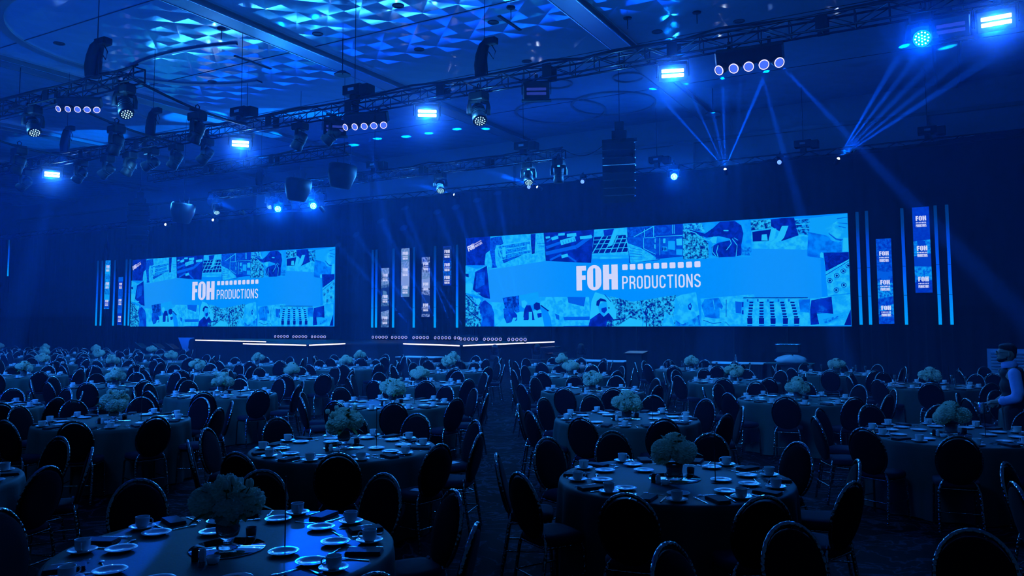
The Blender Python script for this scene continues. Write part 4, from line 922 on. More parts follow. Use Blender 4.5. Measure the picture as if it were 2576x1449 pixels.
def leg_back(b, s, mi=0, n=7): b.tube([(-.148, s * .112, .495), (-.16, s * .15, .45), (-.175, s * .172, .38), (-.235, s * .185, .0)], .0125, n, mi)
def make_chair():
    t = empty('banquet_chair')
    MB().tube(frame_path(28), .0135, 8).build('back_frame', 'chair_metal', t)
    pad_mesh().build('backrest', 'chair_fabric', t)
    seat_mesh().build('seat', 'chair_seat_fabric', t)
    b = MB(); rail(b, 0, 8); b.build('seat_frame', 'chair_metal', t)
    for s in (-1, 1):
        b = MB(); leg_front(b, s); b.build('leg', 'chair_metal', t)
        b = MB(); leg_back(b, s); b.build('leg', 'chair_metal', t)
    b = MB(); b.tube([(.155, -.18, .2), (-.205, -.18, .2)], .007, 6); b.tube([(.155, .18, .2), (-.205, .18, .2)], .007, 6); b.tube([(-.205, -.18, .2), (-.205, .18, .2)], .007, 6)
    b.build('stretcher', 'chair_metal', t)
    return t
def make_far_chair(name='banquet_chair'):
    b = MB(); b.tube(frame_path(20), .0140, 6, 0)
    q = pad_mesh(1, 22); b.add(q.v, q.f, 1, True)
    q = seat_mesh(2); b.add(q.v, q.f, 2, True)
    for s in (-1, 1): leg_front(b, s, 0, 4); leg_back(b, s, 0, 4)
    rail(b, 0, 4)
    return b
chair = make_chair(); CH = proto_tree(chair); chair_used = False
farb = make_far_chair(); far = farb.build('banquet_chair', ['chair_metal', 'chair_fabric', 'chair_seat_fabric']); far_used = False
REST = {'stuff_ok': True}
cand = []
for tb in TABLES:
    for k in range(10):
        ang = OFF + 36 * k + R.uniform(-2.5, 2.5); rr = 1.13 + R.uniform(-.03, .06)
        x = tb['x'] + rr * math.cos(rad(ang)); y = tb['y'] + rr * math.sin(rad(ang))
        if not in_view(x, y, .8, 130): continue
        if x > 0.35 and 11.2 < y < 12.2: continue      # the waiter stands here
        turn = R.uniform(-7, 7)
        h = clock(tb, ang)
        hr = int(round((h - 1) % 12)) + 1
        cand.append((math.hypot(x, y), x, y, ang, turn, tb, k, hr, h))
cand.sort(key=lambda c: c[0])
def hour_words(seats):
    # ten seats get ten different clock hours
    out = {}
    taken = set()
    for k, h in sorted(seats, key=lambda s: abs(((s[1] - .5) % 1) - .5)):
        c = sorted(range(1, 13), key=lambda q: min((q - h) % 12, (h - q) % 12))
        for q in c:
            if q not in taken: taken.add(q); out[k] = NUM[q - 1]; break
    return out
for tb in TABLES:
    seats = []
    for k in range(10): seats.append((k, clock(tb, OFF + 36 * k)))
    tb['hours'] = hour_words([(k, ((h - 1) % 12) + 1) for k, h in seats])
rest_chairs = []
for idx, (d, x, y, ang, turn, tb, k, hr, h) in enumerate(cand):
    if idx >= 300: rest_chairs.append((x, y, ang, turn)); continue
    if d < 13.5:
        if not chair_used: o = chair; chair_used = True
        else: o = stamp(CH)
    else:
        if not far_used: o = far; far_used = True
        else: o = far.copy(); COL.objects.link(o)
    o.location = (x, y, 0); o.rotation_euler = (0, 0, rad(ang + 180 + turn))
    tag(o, "dark oval-back chair at %s o'clock of %s" % (tb['hours'][k], tb['name']), 'chair', 'banquet chairs around the round tables')
def merged(name, src, places, mats, label, cat):
    b = MB()
    for (x, y, z, a) in places:
        c, s = math.cos(a), math.sin(a); o = len(b.v)
        b.v += [(x + p[0] * c - p[1] * s, y + p[0] * s + p[1] * c, z + p[2]) for p in src.v]
        b.f += [[i + o for i in f] for f in src.f]; b.m += src.m; b.s += src.s
    ob = b.build(name, mats); tag(ob, label, cat, None, 'stuff'); return ob
if rest_chairs:
    merged('banquet_chairs', farb, [(x, y, 0, rad(a + 180 + t)) for x, y, a, t in rest_chairs], ['chair_metal', 'chair_fabric', 'chair_seat_fabric'], 'farthest dark oval-back banquet chairs along the back of the hall', 'chairs')

# ---------------------------------------------------------------- table settings
def cup_mesh(n=24):
    b = MB()
    b.lathe([(0, .004), (.022, .004), (.026, 0), (.028, .004), (.036, .012), (.040, .03), (.0415, .062), (.042, .066), (.0395, .066), (.0385, .06), (.037, .03), (.03, .014), (0, .012)], n)
    return b
def handle_mesh():
    b = MB(); b.tube([(.039, 0, .052), (.052, 0, .056), (.062, 0, .046), (.062, 0, .032), (.053, 0, .022), (.039, 0, .02)], .0042, 6); return b
def saucer_mesh(n=28):
    b = MB(); b.lathe([(0, .0), (.035, 0), (.036, .003), (.06, .008), (.077, .017), (.0775, .019), (.075, .0195), (.055, .012), (.03, .007), (0, .007)], n); return b
def plate_mesh(n=32):
    b = MB(); b.lathe([(0, .0), (.05, 0), (.052, .003), (.062, .008), (.084, .015), (.085, .017), (.083, .0178), (.06, .012), (.05, .007), (0, .0065)], n); return b
def napkin_mesh():
    b = MB()
    for k in range(3): b.box((0, 0, .004 + k * .007), (.20 - k * .004, .105 - k * .003, .0065), bevel=.006)
    return b
def fork_mesh():
    b = MB(); b.box((-.04, 0, .004), (.11, .008, .002)); b.box((.028, 0, .006), (.03, .018, .002))
    for q in (-.0068, -.0023, .0023, .0068): b.box((.06, q, .008), (.036, .0024, .0018))
    b.box((-.095, 0, .004), (.03, .013, .0024), bevel=.003); return b
def knife_mesh():
    b = MB(); b.box((-.05, 0, .005), (.1, .011, .006), bevel=.002)
    b.add([(0, -.006, .003), (.105, -.002, .003), (.11, .006, .003), (0, .009, .003), (0, -.006, .005), (.105, -.002, .0045), (.11, .006, .0045), (0, .009, .005)], [(3, 2, 1, 0), (4, 5, 6, 7), (0, 1, 5, 4), (1, 2, 6, 5), (2, 3, 7, 6), (3, 0, 4, 7)]); return b
def spoon_mesh():
    b = MB(); b.box((-.04, 0, .004), (.1, .007, .002)); b.ell((.03, 0, .006), (.023, .014, .0035), 12, 6); b.box((-.092, 0, .004), (.02, .012, .0022), bevel=.003); return b
ZT = 0.7505
cup = cup_mesh().build('coffee_cup', 'porcelain'); handle_mesh().build('handle', 'porcelain', cup); CUP = proto_tree(cup)
sau = saucer_mesh().build('saucer', 'porcelain'); pla = plate_mesh().build('side_plate', 'porcelain')
nap = napkin_mesh().build('napkin', 'napkin'); frk = fork_mesh().build('fork', 'steel'); knf = knife_mesh().build('knife', 'steel'); spn = spoon_mesh().build('spoon', 'steel')
state = {}
def put(key, proto, x, y, z, a, label, cat, grp, tree=None):
    if key not in state: o = proto; state[key] = 1
    else:
        o = stamp(tree) if tree else proto.copy()
        if not tree: COL.objects.link(o)
        state[key] += 1
    o.location = (x, y, z); o.rotation_euler = (0, 0, a); tag(o, label, cat, grp); return o
cupS = cup_mesh(10); hs = MB(); hs.tube([(.039, 0, .052), (.062, 0, .046), (.062, 0, .032), (.039, 0, .02)], .0042, 4); cupS.add(hs.v, hs.f, 0, True)
far_cups = []; far_sau = []; far_pl = []; far_nap = []
cupF = cupS.build('coffee_cup', 'porcelain'); 
spots = []
for tb in TABLES:
    for k in range(10):
        a = OFF + 36 * k
        spots.append((math.hypot(tb['x'] + .7 * math.cos(rad(a)), tb['y'] + .7 * math.sin(rad(a))), tb, k, a))
spots.sort(key=lambda s: s[0])
def P(tb, r, a): return tb['x'] + r * math.cos(rad(a)), tb['y'] + r * math.sin(rad(a))
cnt = dict(cup=0, plate=0, nap=0)
for d, tb, k, a0 in spots:
    a = a0 + R.uniform(-1.5, 1.5); hw = tb['hours'][k]; nm = tb['name']
    x, y = P(tb, .79 + R.uniform(-.015, .015), a + 14.5 + R.uniform(-1.5, 1.5))
    if in_view(x, y, .8, 40):
        ha = rad(a + R.choice([200, 150, 170, 120, 230]))
        if cnt['cup'] < 300:
            put('s', sau, x, y, ZT, 0, "white saucer under the cup at %s o'clock on %s" % (hw, nm), 'saucer', 'white saucers on the round tables')
            if d < 12: put('c', cup, x, y, ZT + .0075, ha, "white coffee cup at %s o'clock on %s" % (hw, nm), 'cup', 'white coffee cups on the round tables', CUP)
            else: put('cf', cupF, x, y, ZT + .0075, ha, "white coffee cup at %s o'clock on %s" % (hw, nm), 'cup', 'white coffee cups on the round tables')
            cnt['cup'] += 1
        else: far_cups.append((x, y, ZT + .0075, ha)); far_sau.append((x, y, ZT, 0))
    x, y = P(tb, .595 + R.uniform(-.02, .02), a + 15 + R.uniform(-3, 3))
    if in_view(x, y, .8, 40):
        if cnt['plate'] < 280:
            put('p', pla, x, y, ZT, 0, "white side plate at %s o'clock on %s" % (hw, nm), 'plate', 'white side plates on the round tables'); cnt['plate'] += 1
        else: far_pl.append((x, y, ZT, 0))
    x, y = P(tb, .79, a - .5)
    if in_view(x, y, .8, 40) and d < 20:
        if cnt['nap'] < 300:
            put('n', nap, x, y, ZT, rad(a + R.uniform(-6, 6)), "dark folded napkin at %s o'clock on %s" % (hw, nm), 'napkin', 'dark folded napkins on the round tables'); cnt['nap'] += 1
    if d < 14.5:
        for key, pr, r_, da, nm2 in (('f', frk, .76, -9.2, 'fork'), ('k', knf, .77, 7.6, 'knife'), ('sp', spn, .62, -3, 'spoon')):
            x, y = P(tb, r_, a + da)
            if in_view(x, y, .8, 30):
                put(key, pr, x, y, ZT - .001, rad(a + 180 + R.uniform(-8, 8) + (90 if key == 'sp' else 0)), "shiny steel %s at %s o'clock on %s" % (nm2, hw, nm), nm2, 'steel %s on the round tables' % {'fork': 'forks', 'knife': 'knives', 'spoon': 'spoons'}[nm2])
for tb in TABLES:   # two extra plates in the middle of the nearer tables
    if tb['d'] > 11 or not in_view(tb['x'], tb['y'], .8, 200): continue
    for q, (dx, wd) in enumerate(((152, 'left of the flowers'), (12, 'right of the flowers'))):
        x, y = P(tb, .36, dx)
        if in_view(x, y, .8, 40): put('p', pla, x, y, ZT, 0, 'white side plate %s on %s' % (wd, tb['name']), 'plate', 'white side plates on the round tables')
if far_cups:
    merged('coffee_cups', cupS, far_cups, 'porcelain', 'farthest white coffee cups along the back of the hall', 'cups')
    merged('saucers', saucer_mesh(10), far_sau, 'porcelain', 'farthest white saucers along the back of the hall', 'saucers')
if far_pl: merged('side_plates', plate_mesh(10), far_pl, 'porcelain', 'farthest white side plates along the back of the hall', 'plates')

# ---------------------------------------------------------------- centrepieces
def bloom_mesh(seed, r, n=24, m=16, cells=70):
    rr = random.Random(seed); b = MB(); pts = []
    for i in range(cells):
        z = 1 - 2 * (i + .5) / cells; a = i * 2.39996 + rr.uniform(-.25, .25); q = math.sqrt(max(0, 1 - z * z)); pts.append(Vector((q * math.cos(a), q * math.sin(a), z)))
    V = []; F = []
    for i in range(m + 1):
        t = PI * i / m
        for k in range(n):
            p = 2 * PI * k / n
            d = Vector((math.sin(t) * math.cos(p), math.sin(t) * math.sin(p), -math.cos(t)))
            dots = sorted((d.dot(c) for c in pts), reverse=True)[:2]
            e = math.acos(min(1, dots[0])); g = math.acos(min(1, dots[1])) - e
            h = .86 + .16 * min(1, g / .12) - .25 * e * e * 4
            V.append(d * r * h * Vector((1, 1, .86)).length / 1.68 if False else Vector((d.x, d.y, d.z * .86)) * r * h)
    for i in range(m):
        for k in range(n):
            k2 = (k + 1) % n; F.append((i * n + k, i * n + k2, i * n + n + k2, i * n + n + k))
    b.add(V, F, 0, n < 30); return b
def leaf(b, base, d, ln, w, mi=0):
    d = Vector(d).normalized(); s = d.cross(Vector((0, 0, 1)));
    if s.length < .1: s = Vector((1, 0, 0))
    s.normalize(); up = s.cross(d); V = []
    for i, (f, g) in enumerate(((0, .15), (.3, .9), (.6, 1), (.85, .55), (1, .02))):
        c = Vector(base) + d * ln * f - Vector((0, 0, 1)) * (ln * .35 * f * f)
        for q in (-1, 0, 1): V.append(c + s * w * g * q * .5 + up * (.0 if q else -w * .15 * g))
    F = []
    for i in range(4):
        for q in range(2): a = i * 3 + q; F.append((a, a + 1, a + 4, a + 3))
    b.add(V, F, mi, True)
def flowers(seed, tall, big, fine):
    rr = random.Random(seed); t = empty('flower_centerpiece')
    vz = .0
    vs_ = MB(); H = .13 if tall else .10
    vs_.lathe([(0, .0), (.052, 0), (.05, .008), (.02, .02), (.026, .035), (.05, .06), (.058, .09), (.052, H), (.047, H), (.053, .09), (.045, .065), (0, .05)] if tall else
              [(0, 0), (.06, 0), (.062, .01), (.055, .05), (.062, H), (.058, H), (.05, .05), (.05, .012), (0, .01)], 24 if fine else 12)
    vs_.build('glass_vase', 'glass', t)
    c = H + (.06 if tall else .07)
    n, m, cl = (44, 30, 150)
    pos = []
    nb = big
    for k in range(nb):
        a = 2 * PI * k / nb + rr.uniform(-.3, .3); q = .088 if k % 2 else .105
        pos.append((q * math.cos(a), q * math.sin(a), c + rr.uniform(-.02, .05), rr.uniform(.072, .092)))
    pos.append((0.01, 0, c + .075, .088))
    for (x, y, z, r) in pos:
        o = bloom_mesh(rr.randint(0, 999), r, n, m, cl).build('bloom', 'petal', t, (x, y, z)); o.rotation_euler = (rr.uniform(-.4, .4), rr.uniform(-.4, .4), rr.uniform(0, 6))
    lf = MB()
    for k in range(26 if fine else 12):
        a = rr.uniform(0, 2 * PI); e = rr.uniform(-.3, 1.2)
        d = (math.cos(a) * math.cos(e), math.sin(a) * math.cos(e), math.sin(e))
        leaf(lf, (d[0] * .10, d[1] * .10, c + .0 + d[2] * .09), d, rr.uniform(.06, .12), rr.uniform(.025, .045))
    lf.build('foliage', 'leaf', t)
    if tall:
        for k in range(7 if fine else 3):
            a = rr.uniform(0, 2 * PI); q = rr.uniform(.05, .15); z = c + rr.uniform(.07, .13)
            b = MB(); b.tube([(q * .4 * math.cos(a), q * .4 * math.sin(a), c), (q * math.cos(a), q * math.sin(a), z)], .003, 5, 1)
            b.ell((q * math.cos(a), q * math.sin(a), z + .02), (.014, .014, .022), 10, 6, 0)
            for w in range(3):
                aa = a + w * 2.1; b.ell((q * math.cos(a) + .012 * math.cos(aa), q * math.sin(a) + .012 * math.sin(aa), z + .02), (.010, .010, .022), 8, 6, 0)
            b.build('tulip', ['petal', 'leaf'], t)
    return t
FL = {}
def stand_mesh():
    b = MB(); b.lathe([(0, 0), (.034, 0), (.034, .004), (.005, .007), (0, .007)], 20); b.cyl((0, 0, .005), (0, 0, .40), .0035, 8); return b
stand0 = stand_mesh().build('table_number_stand', 'black_metal')
def shaker_mesh(): return MB().lathe([(0, 0), (.017, 0), (.018, .004), (.018, .05), (.016, .062), (.008, .07), (0, .071)], 14)
shaker0 = shaker_mesh().build('salt_shaker', 'black_metal')
pep0 = shaker_mesh().build('pepper_shaker', 'salt')
def candle():
    t = empty('candle_holder'); MB().lathe([(0, 0), (.028, 0), (.032, .05), (.030, .05), (.026, .006), (0, .006)], 18).build('glass_cup', 'glass', t); MB().lathe([(0, .006), (.023, .006), (.024, .03), (0, .032)], 16).build('candle', 'salt', t); return t
can0 = candle(); CAN = proto_tree(can0)
tray0 = MB().lathe([(0, 0), (.203, 0), (.205, .003), (.203, .006), (0, .006)], 48).build('mirror_tray', 'mirror')
bowl0 = MB().lathe([(0, 0), (.025, 0), (.03, .006), (.036, .035), (.033, .035), (.027, .01), (0, .008)], 18).build('sugar_bowl', 'porcelain')
KEYS = {}
NOFL = {(1, -7), (1, 1), (0, 0), (0, -4), (4, -18), (5, -15), (3, 1)}
for tb in TABLES:
    j, i, x, y, nm = tb['j'], tb['i'], tb['x'], tb['y'], tb['name']
    if not in_view(x, y, .9, 60): continue
    fine = True; tall = (j, i) in ((0, -2), (1, -3), (2, -4), (4, -6), (1, -5), (3, -11), (2, -6))
    key = (tall, fine, (i + j * 2) % 3)
    if key not in FL:
        t = flowers(hash(key) % 1000 if False else (key[2] * 10 + tall * 3 + fine), tall, 5 if key[2] else 6, fine); FL[key] = proto_tree(t)
    else: t = stamp(FL[key])
    sc_ = 1.15 if tall and j < 2 else (1.12 if fine else 1.0)
    t.location = (x, y, ZT + (.0065 if 1 else 0)); t.rotation_euler = (0, 0, R.uniform(0, 6)); t.scale = (sc_, sc_, sc_)
    tag(t, '%s flower arrangement in a glass vase on %s' % ('tall white' if tall else 'round white', nm), 'flowers', 'white flower centrepieces')
    put('tray', tray0, x, y, ZT, 0, 'round mirror tray under the flowers on ' + nm, 'mirror tray', 'round mirror trays')
    if tb['d'] > 21: continue
    view = math.atan2(-y, -x)
    def rel(r, a): return x + r * math.cos(view + rad(a)), y + r * math.sin(view + rad(a))
    q = rel(.33, 75 + R.uniform(-10, 10)); put('stand', stand0, q[0], q[1], ZT, 0, 'thin black table number stand on ' + nm, 'table stand', 'table number stands')
    q = rel(.25, -40); put('shaker', shaker0, q[0], q[1], ZT, 0, 'dark salt shaker beside the flowers on ' + nm, 'shaker', 'salt shakers')
    q = rel(.245, -30); put('pepper', pep0, q[0], q[1], ZT, 0, 'pale pepper shaker beside the flowers on ' + nm, 'shaker', 'pepper shakers')
    q = rel(.26, 150); put('can', can0, q[0], q[1], ZT, 0, 'small glass candle holder behind the flowers on ' + nm, 'candle', 'candle holders', CAN)
    q = rel(.27, -15); put('bowl', bowl0, q[0], q[1], ZT, 0, 'small white sugar bowl beside the shakers on ' + nm, 'bowl', 'sugar bowls')
# champagne flutes on the far tables at the right
fl = MB().lathe([(0, 0), (.03, 0), (.03, .002), (.004, .006), (.004, .08), (.012, .09), (.024, .13), (.024, .19), (.022, .19), (.021, .13), (.01, .095), (0, .09)], 14).build('champagne_flute', 'glass')
for (j, i) in ((5, -3), (5, -1), (4, 0), (5, 1), (3, -11)):
    tb = [t for t in TABLES if t['j'] == j and t['i'] == i][0]
    def img_u(x_, y_):
        q_ = Vector((x_, y_, .8)) - CAMP; return q_.dot(vr2) / q_.dot(vf)
    for q, a in enumerate(sorted((20, 55, 90, 130, 165, 200, 270, 310), key=lambda a: -img_u(*P(tb, .62, a)))):
        x, y = P(tb, .62, a)
        if in_view(x, y, .9, 10) and in_view(tb['x'], tb['y'], .9, 160):
            put('flute', fl, x, y, ZT, 0, 'champagne flute, %s from right on %s' % (ORD[q], tb['name']), 'champagne flute', 'champagne flutes')
# programme cards left on a few seats
cd = MB().box((0, 0, .001), (.14, .1, .002)).build('programme_card', 'paper')
n = 0
for (d, x, y, ang, turn, tb, k, hr, h) in cand[:60]:
    if n < 9 and (k * 3 + tb['i']) % 4 == 0:
        put('card', cd, x + .03 * math.cos(ang), y, .4935, rad(ang + 20), "small programme card on chair at %s o'clock of %s" % (tb['hours'][k], tb['name']), 'card', 'programme cards on chair seats'); n += 1
# ================================================================ TRUSSES
def truss(x0, x1, y, z, label, bay=0.6, w=0.3, mt='truss_metal', sec=3.0):
    t = empty('lighting_truss', ((x0 + x1) / 2, y, z)); L = x1 - x0; h = w / 2
    for sy in (-1, 1):
        for sz in (-1, 1):
            MB().cyl((-L / 2, sy * h, sz * h), (L / 2, sy * h, sz * h), .025, 8).build('chord', mt, t)
    b = MB(); n = int(L / bay)
    for i in range(n + 1):
        x = -L / 2 + i * L / n; x2 = x + L / n
        for s in (-1, 1):
            b.cyl((x, -h, s * h), (x, h, s * h), .013, 5); b.cyl((x, s * h, -h), (x, s * h, h), .013, 5)
        if i < n:
            f = 1 if i % 2 else -1
            for s in (-1, 1):
                b.cyl((x, s * h, -h * f), (x2, s * h, h * f), .012, 5)
            b.cyl((x, -h * f, h), (x2, h * f, h), .01, 5)
    b.build('lacing', mt, t)
    k = int(L / sec)
    for i in range(1, k):
        x = -L / 2 + i * L / k
        b = MB(); b.box((x, -h, 0), (.22, .03, w + .06)); b.box((x, h, 0), (.22, .03, w + .06)); b.box((x, 0, w / 2 + .02), (.06, w, .02)); b.build('joint_plate', 'black_metal', t)
    for s in (-1, 1):
        b = MB(); b.tube([(s * L / 2, -h, -h), (s * L / 2, h, -h), (s * L / 2, h, h), (s * L / 2, -h, h)], .025, 6, closed=True); b.build('end_frame', mt, t)
    # power cable laid along the top
    b = MB(); P_ = []
    m_ = int(L / .8)
    for i in range(m_ + 1): P_.append((-L / 2 + L * i / m_, R.uniform(-.08, .08), h + .05 + (R.uniform(0, .05) if i % 5 else .09)))
    b.tube(P_, .028, 6); b.build('cable_run', 'black_plastic', t)
    tag(t, label, 'truss', 'box trusses carrying the lights'); return t
YA, YB, YC, YD, ZT_ = 16.1, 11.4, 20.05, 24.4, 7.8
truss(-44, 4.0, YA, ZT_, 'longest front box truss crossing the whole picture under the ceiling')
truss(-34, -16.4, YB, ZT_, 'dark box truss at the upper left, nearest the camera, ending in the room', mt='black_metal')
truss(-27.9, -17.6, YC, ZT_, 'hazy box truss behind the long front truss, above the left screen', mt='black_metal')
truss(-29.6, -11.6, YD, ZT_, 'farthest box truss over the stage front, ending beside the right speaker stack')
# pipes between the nearest truss and the long truss
for i, (a, b_) in enumerate((((-16.6, YB, 7.72), (-17.9, YA, 7.78)), ((-19.4, YB, 7.62), (-21.4, YA, 7.72)), ((-24.6, YB, 7.62), (-26.4, YA, 7.72)))):
    P_ = [Vector(a).lerp(Vector(b_), k / 8) - Vector((0, 0, .12 * math.sin(PI * k / 8))) for k in range(9)]
    o = MB().tube(P_, .035, 8).build('cross_pipe', 'black_metal')
    tag(o, 'black pipe with cables between the two left trusses, %s from the right' % ORD[i], 'pipe', 'pipes between the two left trusses')
# ---------------------------------------------------------------- chain hoists
def hoist(x, y, z, kind, label):
    t = empty('chain_hoist', (x, y, z))
    if kind == 'box':
        MB().box((0, 0, .28), (.62, .34, .26), bevel=.02).build('motor_body', 'black_metal', t)
        MB().box((0, -.175, .28), (.2, .01, .08)).build('label_plate', 'wall_paint', t)
        MB().box((.42, 0, .22), (.3, .34, .3), bevel=.03).build('gear_case', 'black_plastic', t)
        MB().box((.0, 0, .04), (.2, .2, .22)).build('clamp', 'black_metal', t)
    else:
        b = MB(); b.tube([(0, 0, .05), (.0, 0, .3), (.03, 0, .55), (.10, 0, .78), (.22, 0, .9)], [.14, .16, .15, .13, .09], 12); b.build('chain_bag', 'black_cloth', t)
        MB().box((.3, 0, .86), (.34, .2, .17), bevel=.03).build('motor_body', 'black_metal', t)
        b = MB(); b.tube([(.3, .02, .8), (.42, .02, .6), (.36, .02, .42), (.24, .02, .6), (.1, .02, .75)], .012, 6); b.build('loose_cable', 'black_plastic', t)
        b = MB(); b.cyl((.05, 0, .02), (.12, 0, .75), .02, 6); b.cyl((.2, 0, .02), (.16, 0, .75), .02, 6); b.build('sling', 'black_metal', t)
    b = MB(); b.cyl((.12 if kind != 'box' else 0, 0, .4), (.12 if kind != 'box' else 0, 0, ZC - z), .009, 6); b.build('chain', 'black_metal', t)
    tag(t, label, 'hoist', 'chain hoists holding the trusses'); return t
zt = ZT_ + .18
hoist(-13.9, YA, zt, 'box', 'boxy chain hoist on the long front truss above the middle five-lens bar')
hoist(-9.9, YA, zt, 'bag', 'chain hoist with hanging black chain bag on the middle of the long front truss')
hoist(-18.3, YA, zt, 'box', 'boxy chain hoist on the long truss left of the reflected lights')
hoist(-22.5, YA, zt, 'bag', 'small chain hoist on the long truss near the first cross pipe')
hoist(-27.2, YA, zt, 'bag', 'chain hoist on the long truss at the far left beam')
o = hoist(-18.2, YB, zt, 'bag', 'large dark chain hoist with leaning bag on the nearest left truss'); o.scale = (1.25, 1.25, 1.0)
hoist(-24.0, YB, zt, 'bag', 'dark chain hoist at the left picture edge on the nearest truss')
hoist(-22.6, YC, zt, 'bag', 'chain hoist in the haze on the truss behind the long front truss')
hoist(-13.2, YD, zt, 'box', 'boxy chain hoist above the right end of the farthest truss')
hoist(-20.0, YD, zt, 'box', 'boxy chain hoist on the middle of the farthest truss')
hoist(-26.5, YD, zt, 'bag', 'chain hoist on the left part of the farthest truss')
hoist(-4.7, 31.15, 8.4, 'box', 'small dark hoist above the back drape behind the right screen')
hoist(-.5, 31.15, 8.4, 'box', 'small dark hoist above the back drape at the far right')
hoist(-10.5, 31.15, 8.4, 'box', 'small dark hoist above the back drape beside the hanging speakers')
# ---------------------------------------------------------------- dense haze added to draw lamp halos and make beams show
def halo_puff(c, r, label):
    o = MB().ell((0, 0, 0), (1, 1, 1), 24, 16).build('haze', 'halo_puff', None, c); o.scale = (r, r, r); tag(o, label, 'haze', 'added haze balls standing in for lamp halos', 'stuff')
NPL = [0]
def plume(a, b, deg, L, label='added haze cone that makes a narrow blue beam show'):
    a = Vector(a); d = (Vector(b) - a).normalized(); r = math.tan(rad(deg * .62)) * L
    L = min(L, (.06 - a.z) / d.z if d.z < 0 else (ZC - .25 - a.z) / d.z)
    r = math.tan(rad(deg * .62)) * L
    o = MB().cyl(a + d * .02, a + d * L, .03, 16, r2=.03 + r).build('haze', 'beam_plume'); tag(o, label, 'haze', 'added haze cones along the narrow beams', 'stuff')
def beam(a, b, deg, pw, L, label):
    spot('beam', a, b, deg, pw, (0.0, .16, 1.0), .35, .03); plume(a, b, deg, L, label)
# ---------------------------------------------------------------- fixtures
def head_rot(pan, tilt):   # direction of the lens: pan about z, tilt from straight down
    return Matrix.Rotation(pan, 3, 'Z') @ Matrix.Rotation(tilt, 3, 'Y')
def moving_head(x, y, z, pan, tilt, label, lens='black_plastic', up=False, s=1.0, grp='dark moving head lights on the trusses', dots=None, name='moving_head_light'):
    t = empty(name, (x, y, z)); sg = 1 if up else -1
    t.scale = (s, s, s)
    b = MB(); b.box((0, 0, sg * .09), (.34, .26, .16), bevel=.03); b.build('base', 'black_plastic', t)
    if not up: b = MB(); b.box((0, 0, .03), (.1, .06, .08)); b.box((0, 0, .04), (.05, .34, .05)); b.tube([(0, -.03, .06), (0, -.05, .13), (0, 0, .17), (0, .05, .13), (0, .03, .06)], .012, 6); b.build('clamp', 'black_metal', t)
    Rz = Matrix.Rotation(pan, 3, 'Z'); c = Vector((0, 0, sg * .40))
    b = MB()
    for q in (-1, 1):
        P_ = [Rz @ Vector((0, q * .04, sg * .17)), Rz @ Vector((0, q * .17, sg * .19)), Rz @ Vector((0, q * .185, sg * .28)), Rz @ Vector((0, q * .18, sg * .42))]
        b.tube(P_, [.04, .045, .045, .05], 8)
    b.build('yoke', 'black_plastic', t)
    M = head_rot(pan, tilt)
    if up: M = Matrix.Rotation(pan, 3, 'Z') @ Matrix.Rotation(PI - tilt, 3, 'Y')
    b = MB()
    b.lathe([(0, .2), (.09, .2), (.125, .15), (.13, .0), (.125, -.1), (.14, -.14), (.14, -.22), (.12, -.235), (.118, -.2), (0, -.2)], 20, 0, c, M)
    h = b.build('head', 'black_plastic', t)
    b = MB(); b.lathe([(.118, -.2), (.1, -.225), (.05, -.24), (0, -.243)], 20, 0, c, M); b.build('lens', lens, h)
    b = MB()
    for q in range(3): b.lathe([(.133, .05 - q * .05), (.14, .045 - q * .05), (.133, .04 - q * .05)], 20, 0, c, M)
    b.build('cooling_ring', 'truss_metal', h)
    if dots:
        b = MB(); 
        for (r_, m_) in ((0, 1), (.045, 6), (.09, 12)):
            for q in range(m_):
                a = 2 * PI * q / m_; p = M @ Vector((r_ * math.cos(a), r_ * math.sin(a), -.243)) + c
                b.ell(p, (.010, .010, .010), 8, 5)
        b.build('led_cell', dots, h)['kind'] = 'stuff'
    tag(t, label, 'stage light', grp); return t
zb_ = ZT_ - .18
def front(pan_deg): return rad(pan_deg)
# dark profile heads hanging under the long truss
for i, (x, tl, pn) in enumerate([(-15.9, 28, 20), (-14.7, 45, 30), (-19.8, 40, 25), (-21.2, 35, 20), (-22.4, 60, 35), (-23.5, 35, 15), (-24.7, 50, 30), (-26.2, 40, 20), (-29.6, 50, 25)]):
    moving_head(x, YA, zb_, rad(pn), rad(-tl) if False else rad(tl), 'black moving head light hanging under the long front truss, %s from the right' % ORD[i], s=1.25)
# heads on the cross pipes
for i, (x, y, w) in enumerate([(-17.1, 13.6, 'right'), (-20.2, 13.4, 'middle'), (-25.4, 13.6, 'left')]):
    moving_head(x, y, 7.5, rad(20), rad(25), 'black moving head light hanging from the %s cross pipe' % w, s=1.3)
# washes with visible LED dots
DOT = [(-9.95, YA, 'under the middle of the long front truss', 10, 1.3), (-16.9, YB, 'under the right end of the nearest left truss', 15, 1.25), (-20.7, YB, 'under the middle of the nearest left truss', 15, 1.2),
       (-13.0, YD, 'under the right part of the farthest truss', 5, 1.25), (-16.8, YD, 'under the middle of the farthest truss', 5, 1.2), (-25.8, YD, 'under the left part of the farthest truss', 5, 1.1), (-29.2, YD, 'under the left end of the farthest truss', 5, 1.1)]
for (x, y, w, a, s) in DOT:
    pan = math.atan2(0 - y, 0 - x)
    moving_head(x, y, zb_, pan + rad(a), rad(-38), 'round wash light with pale dotted face ' + w, s=s, grp='round wash lights with dotted faces', dots='wash_dim_glow', name='wash_light')
for (x, y, w) in [(-11.8, YD, 'at the right end of the farthest truss'), (-24.3, YD, 'left of centre on the farthest truss'), (-22.9, YD, 'near the bright wash light on the farthest truss')]:
    moving_head(x, y, zb_, rad(-60), rad(8), 'dark moving head light pointing down ' + w, s=1.3)
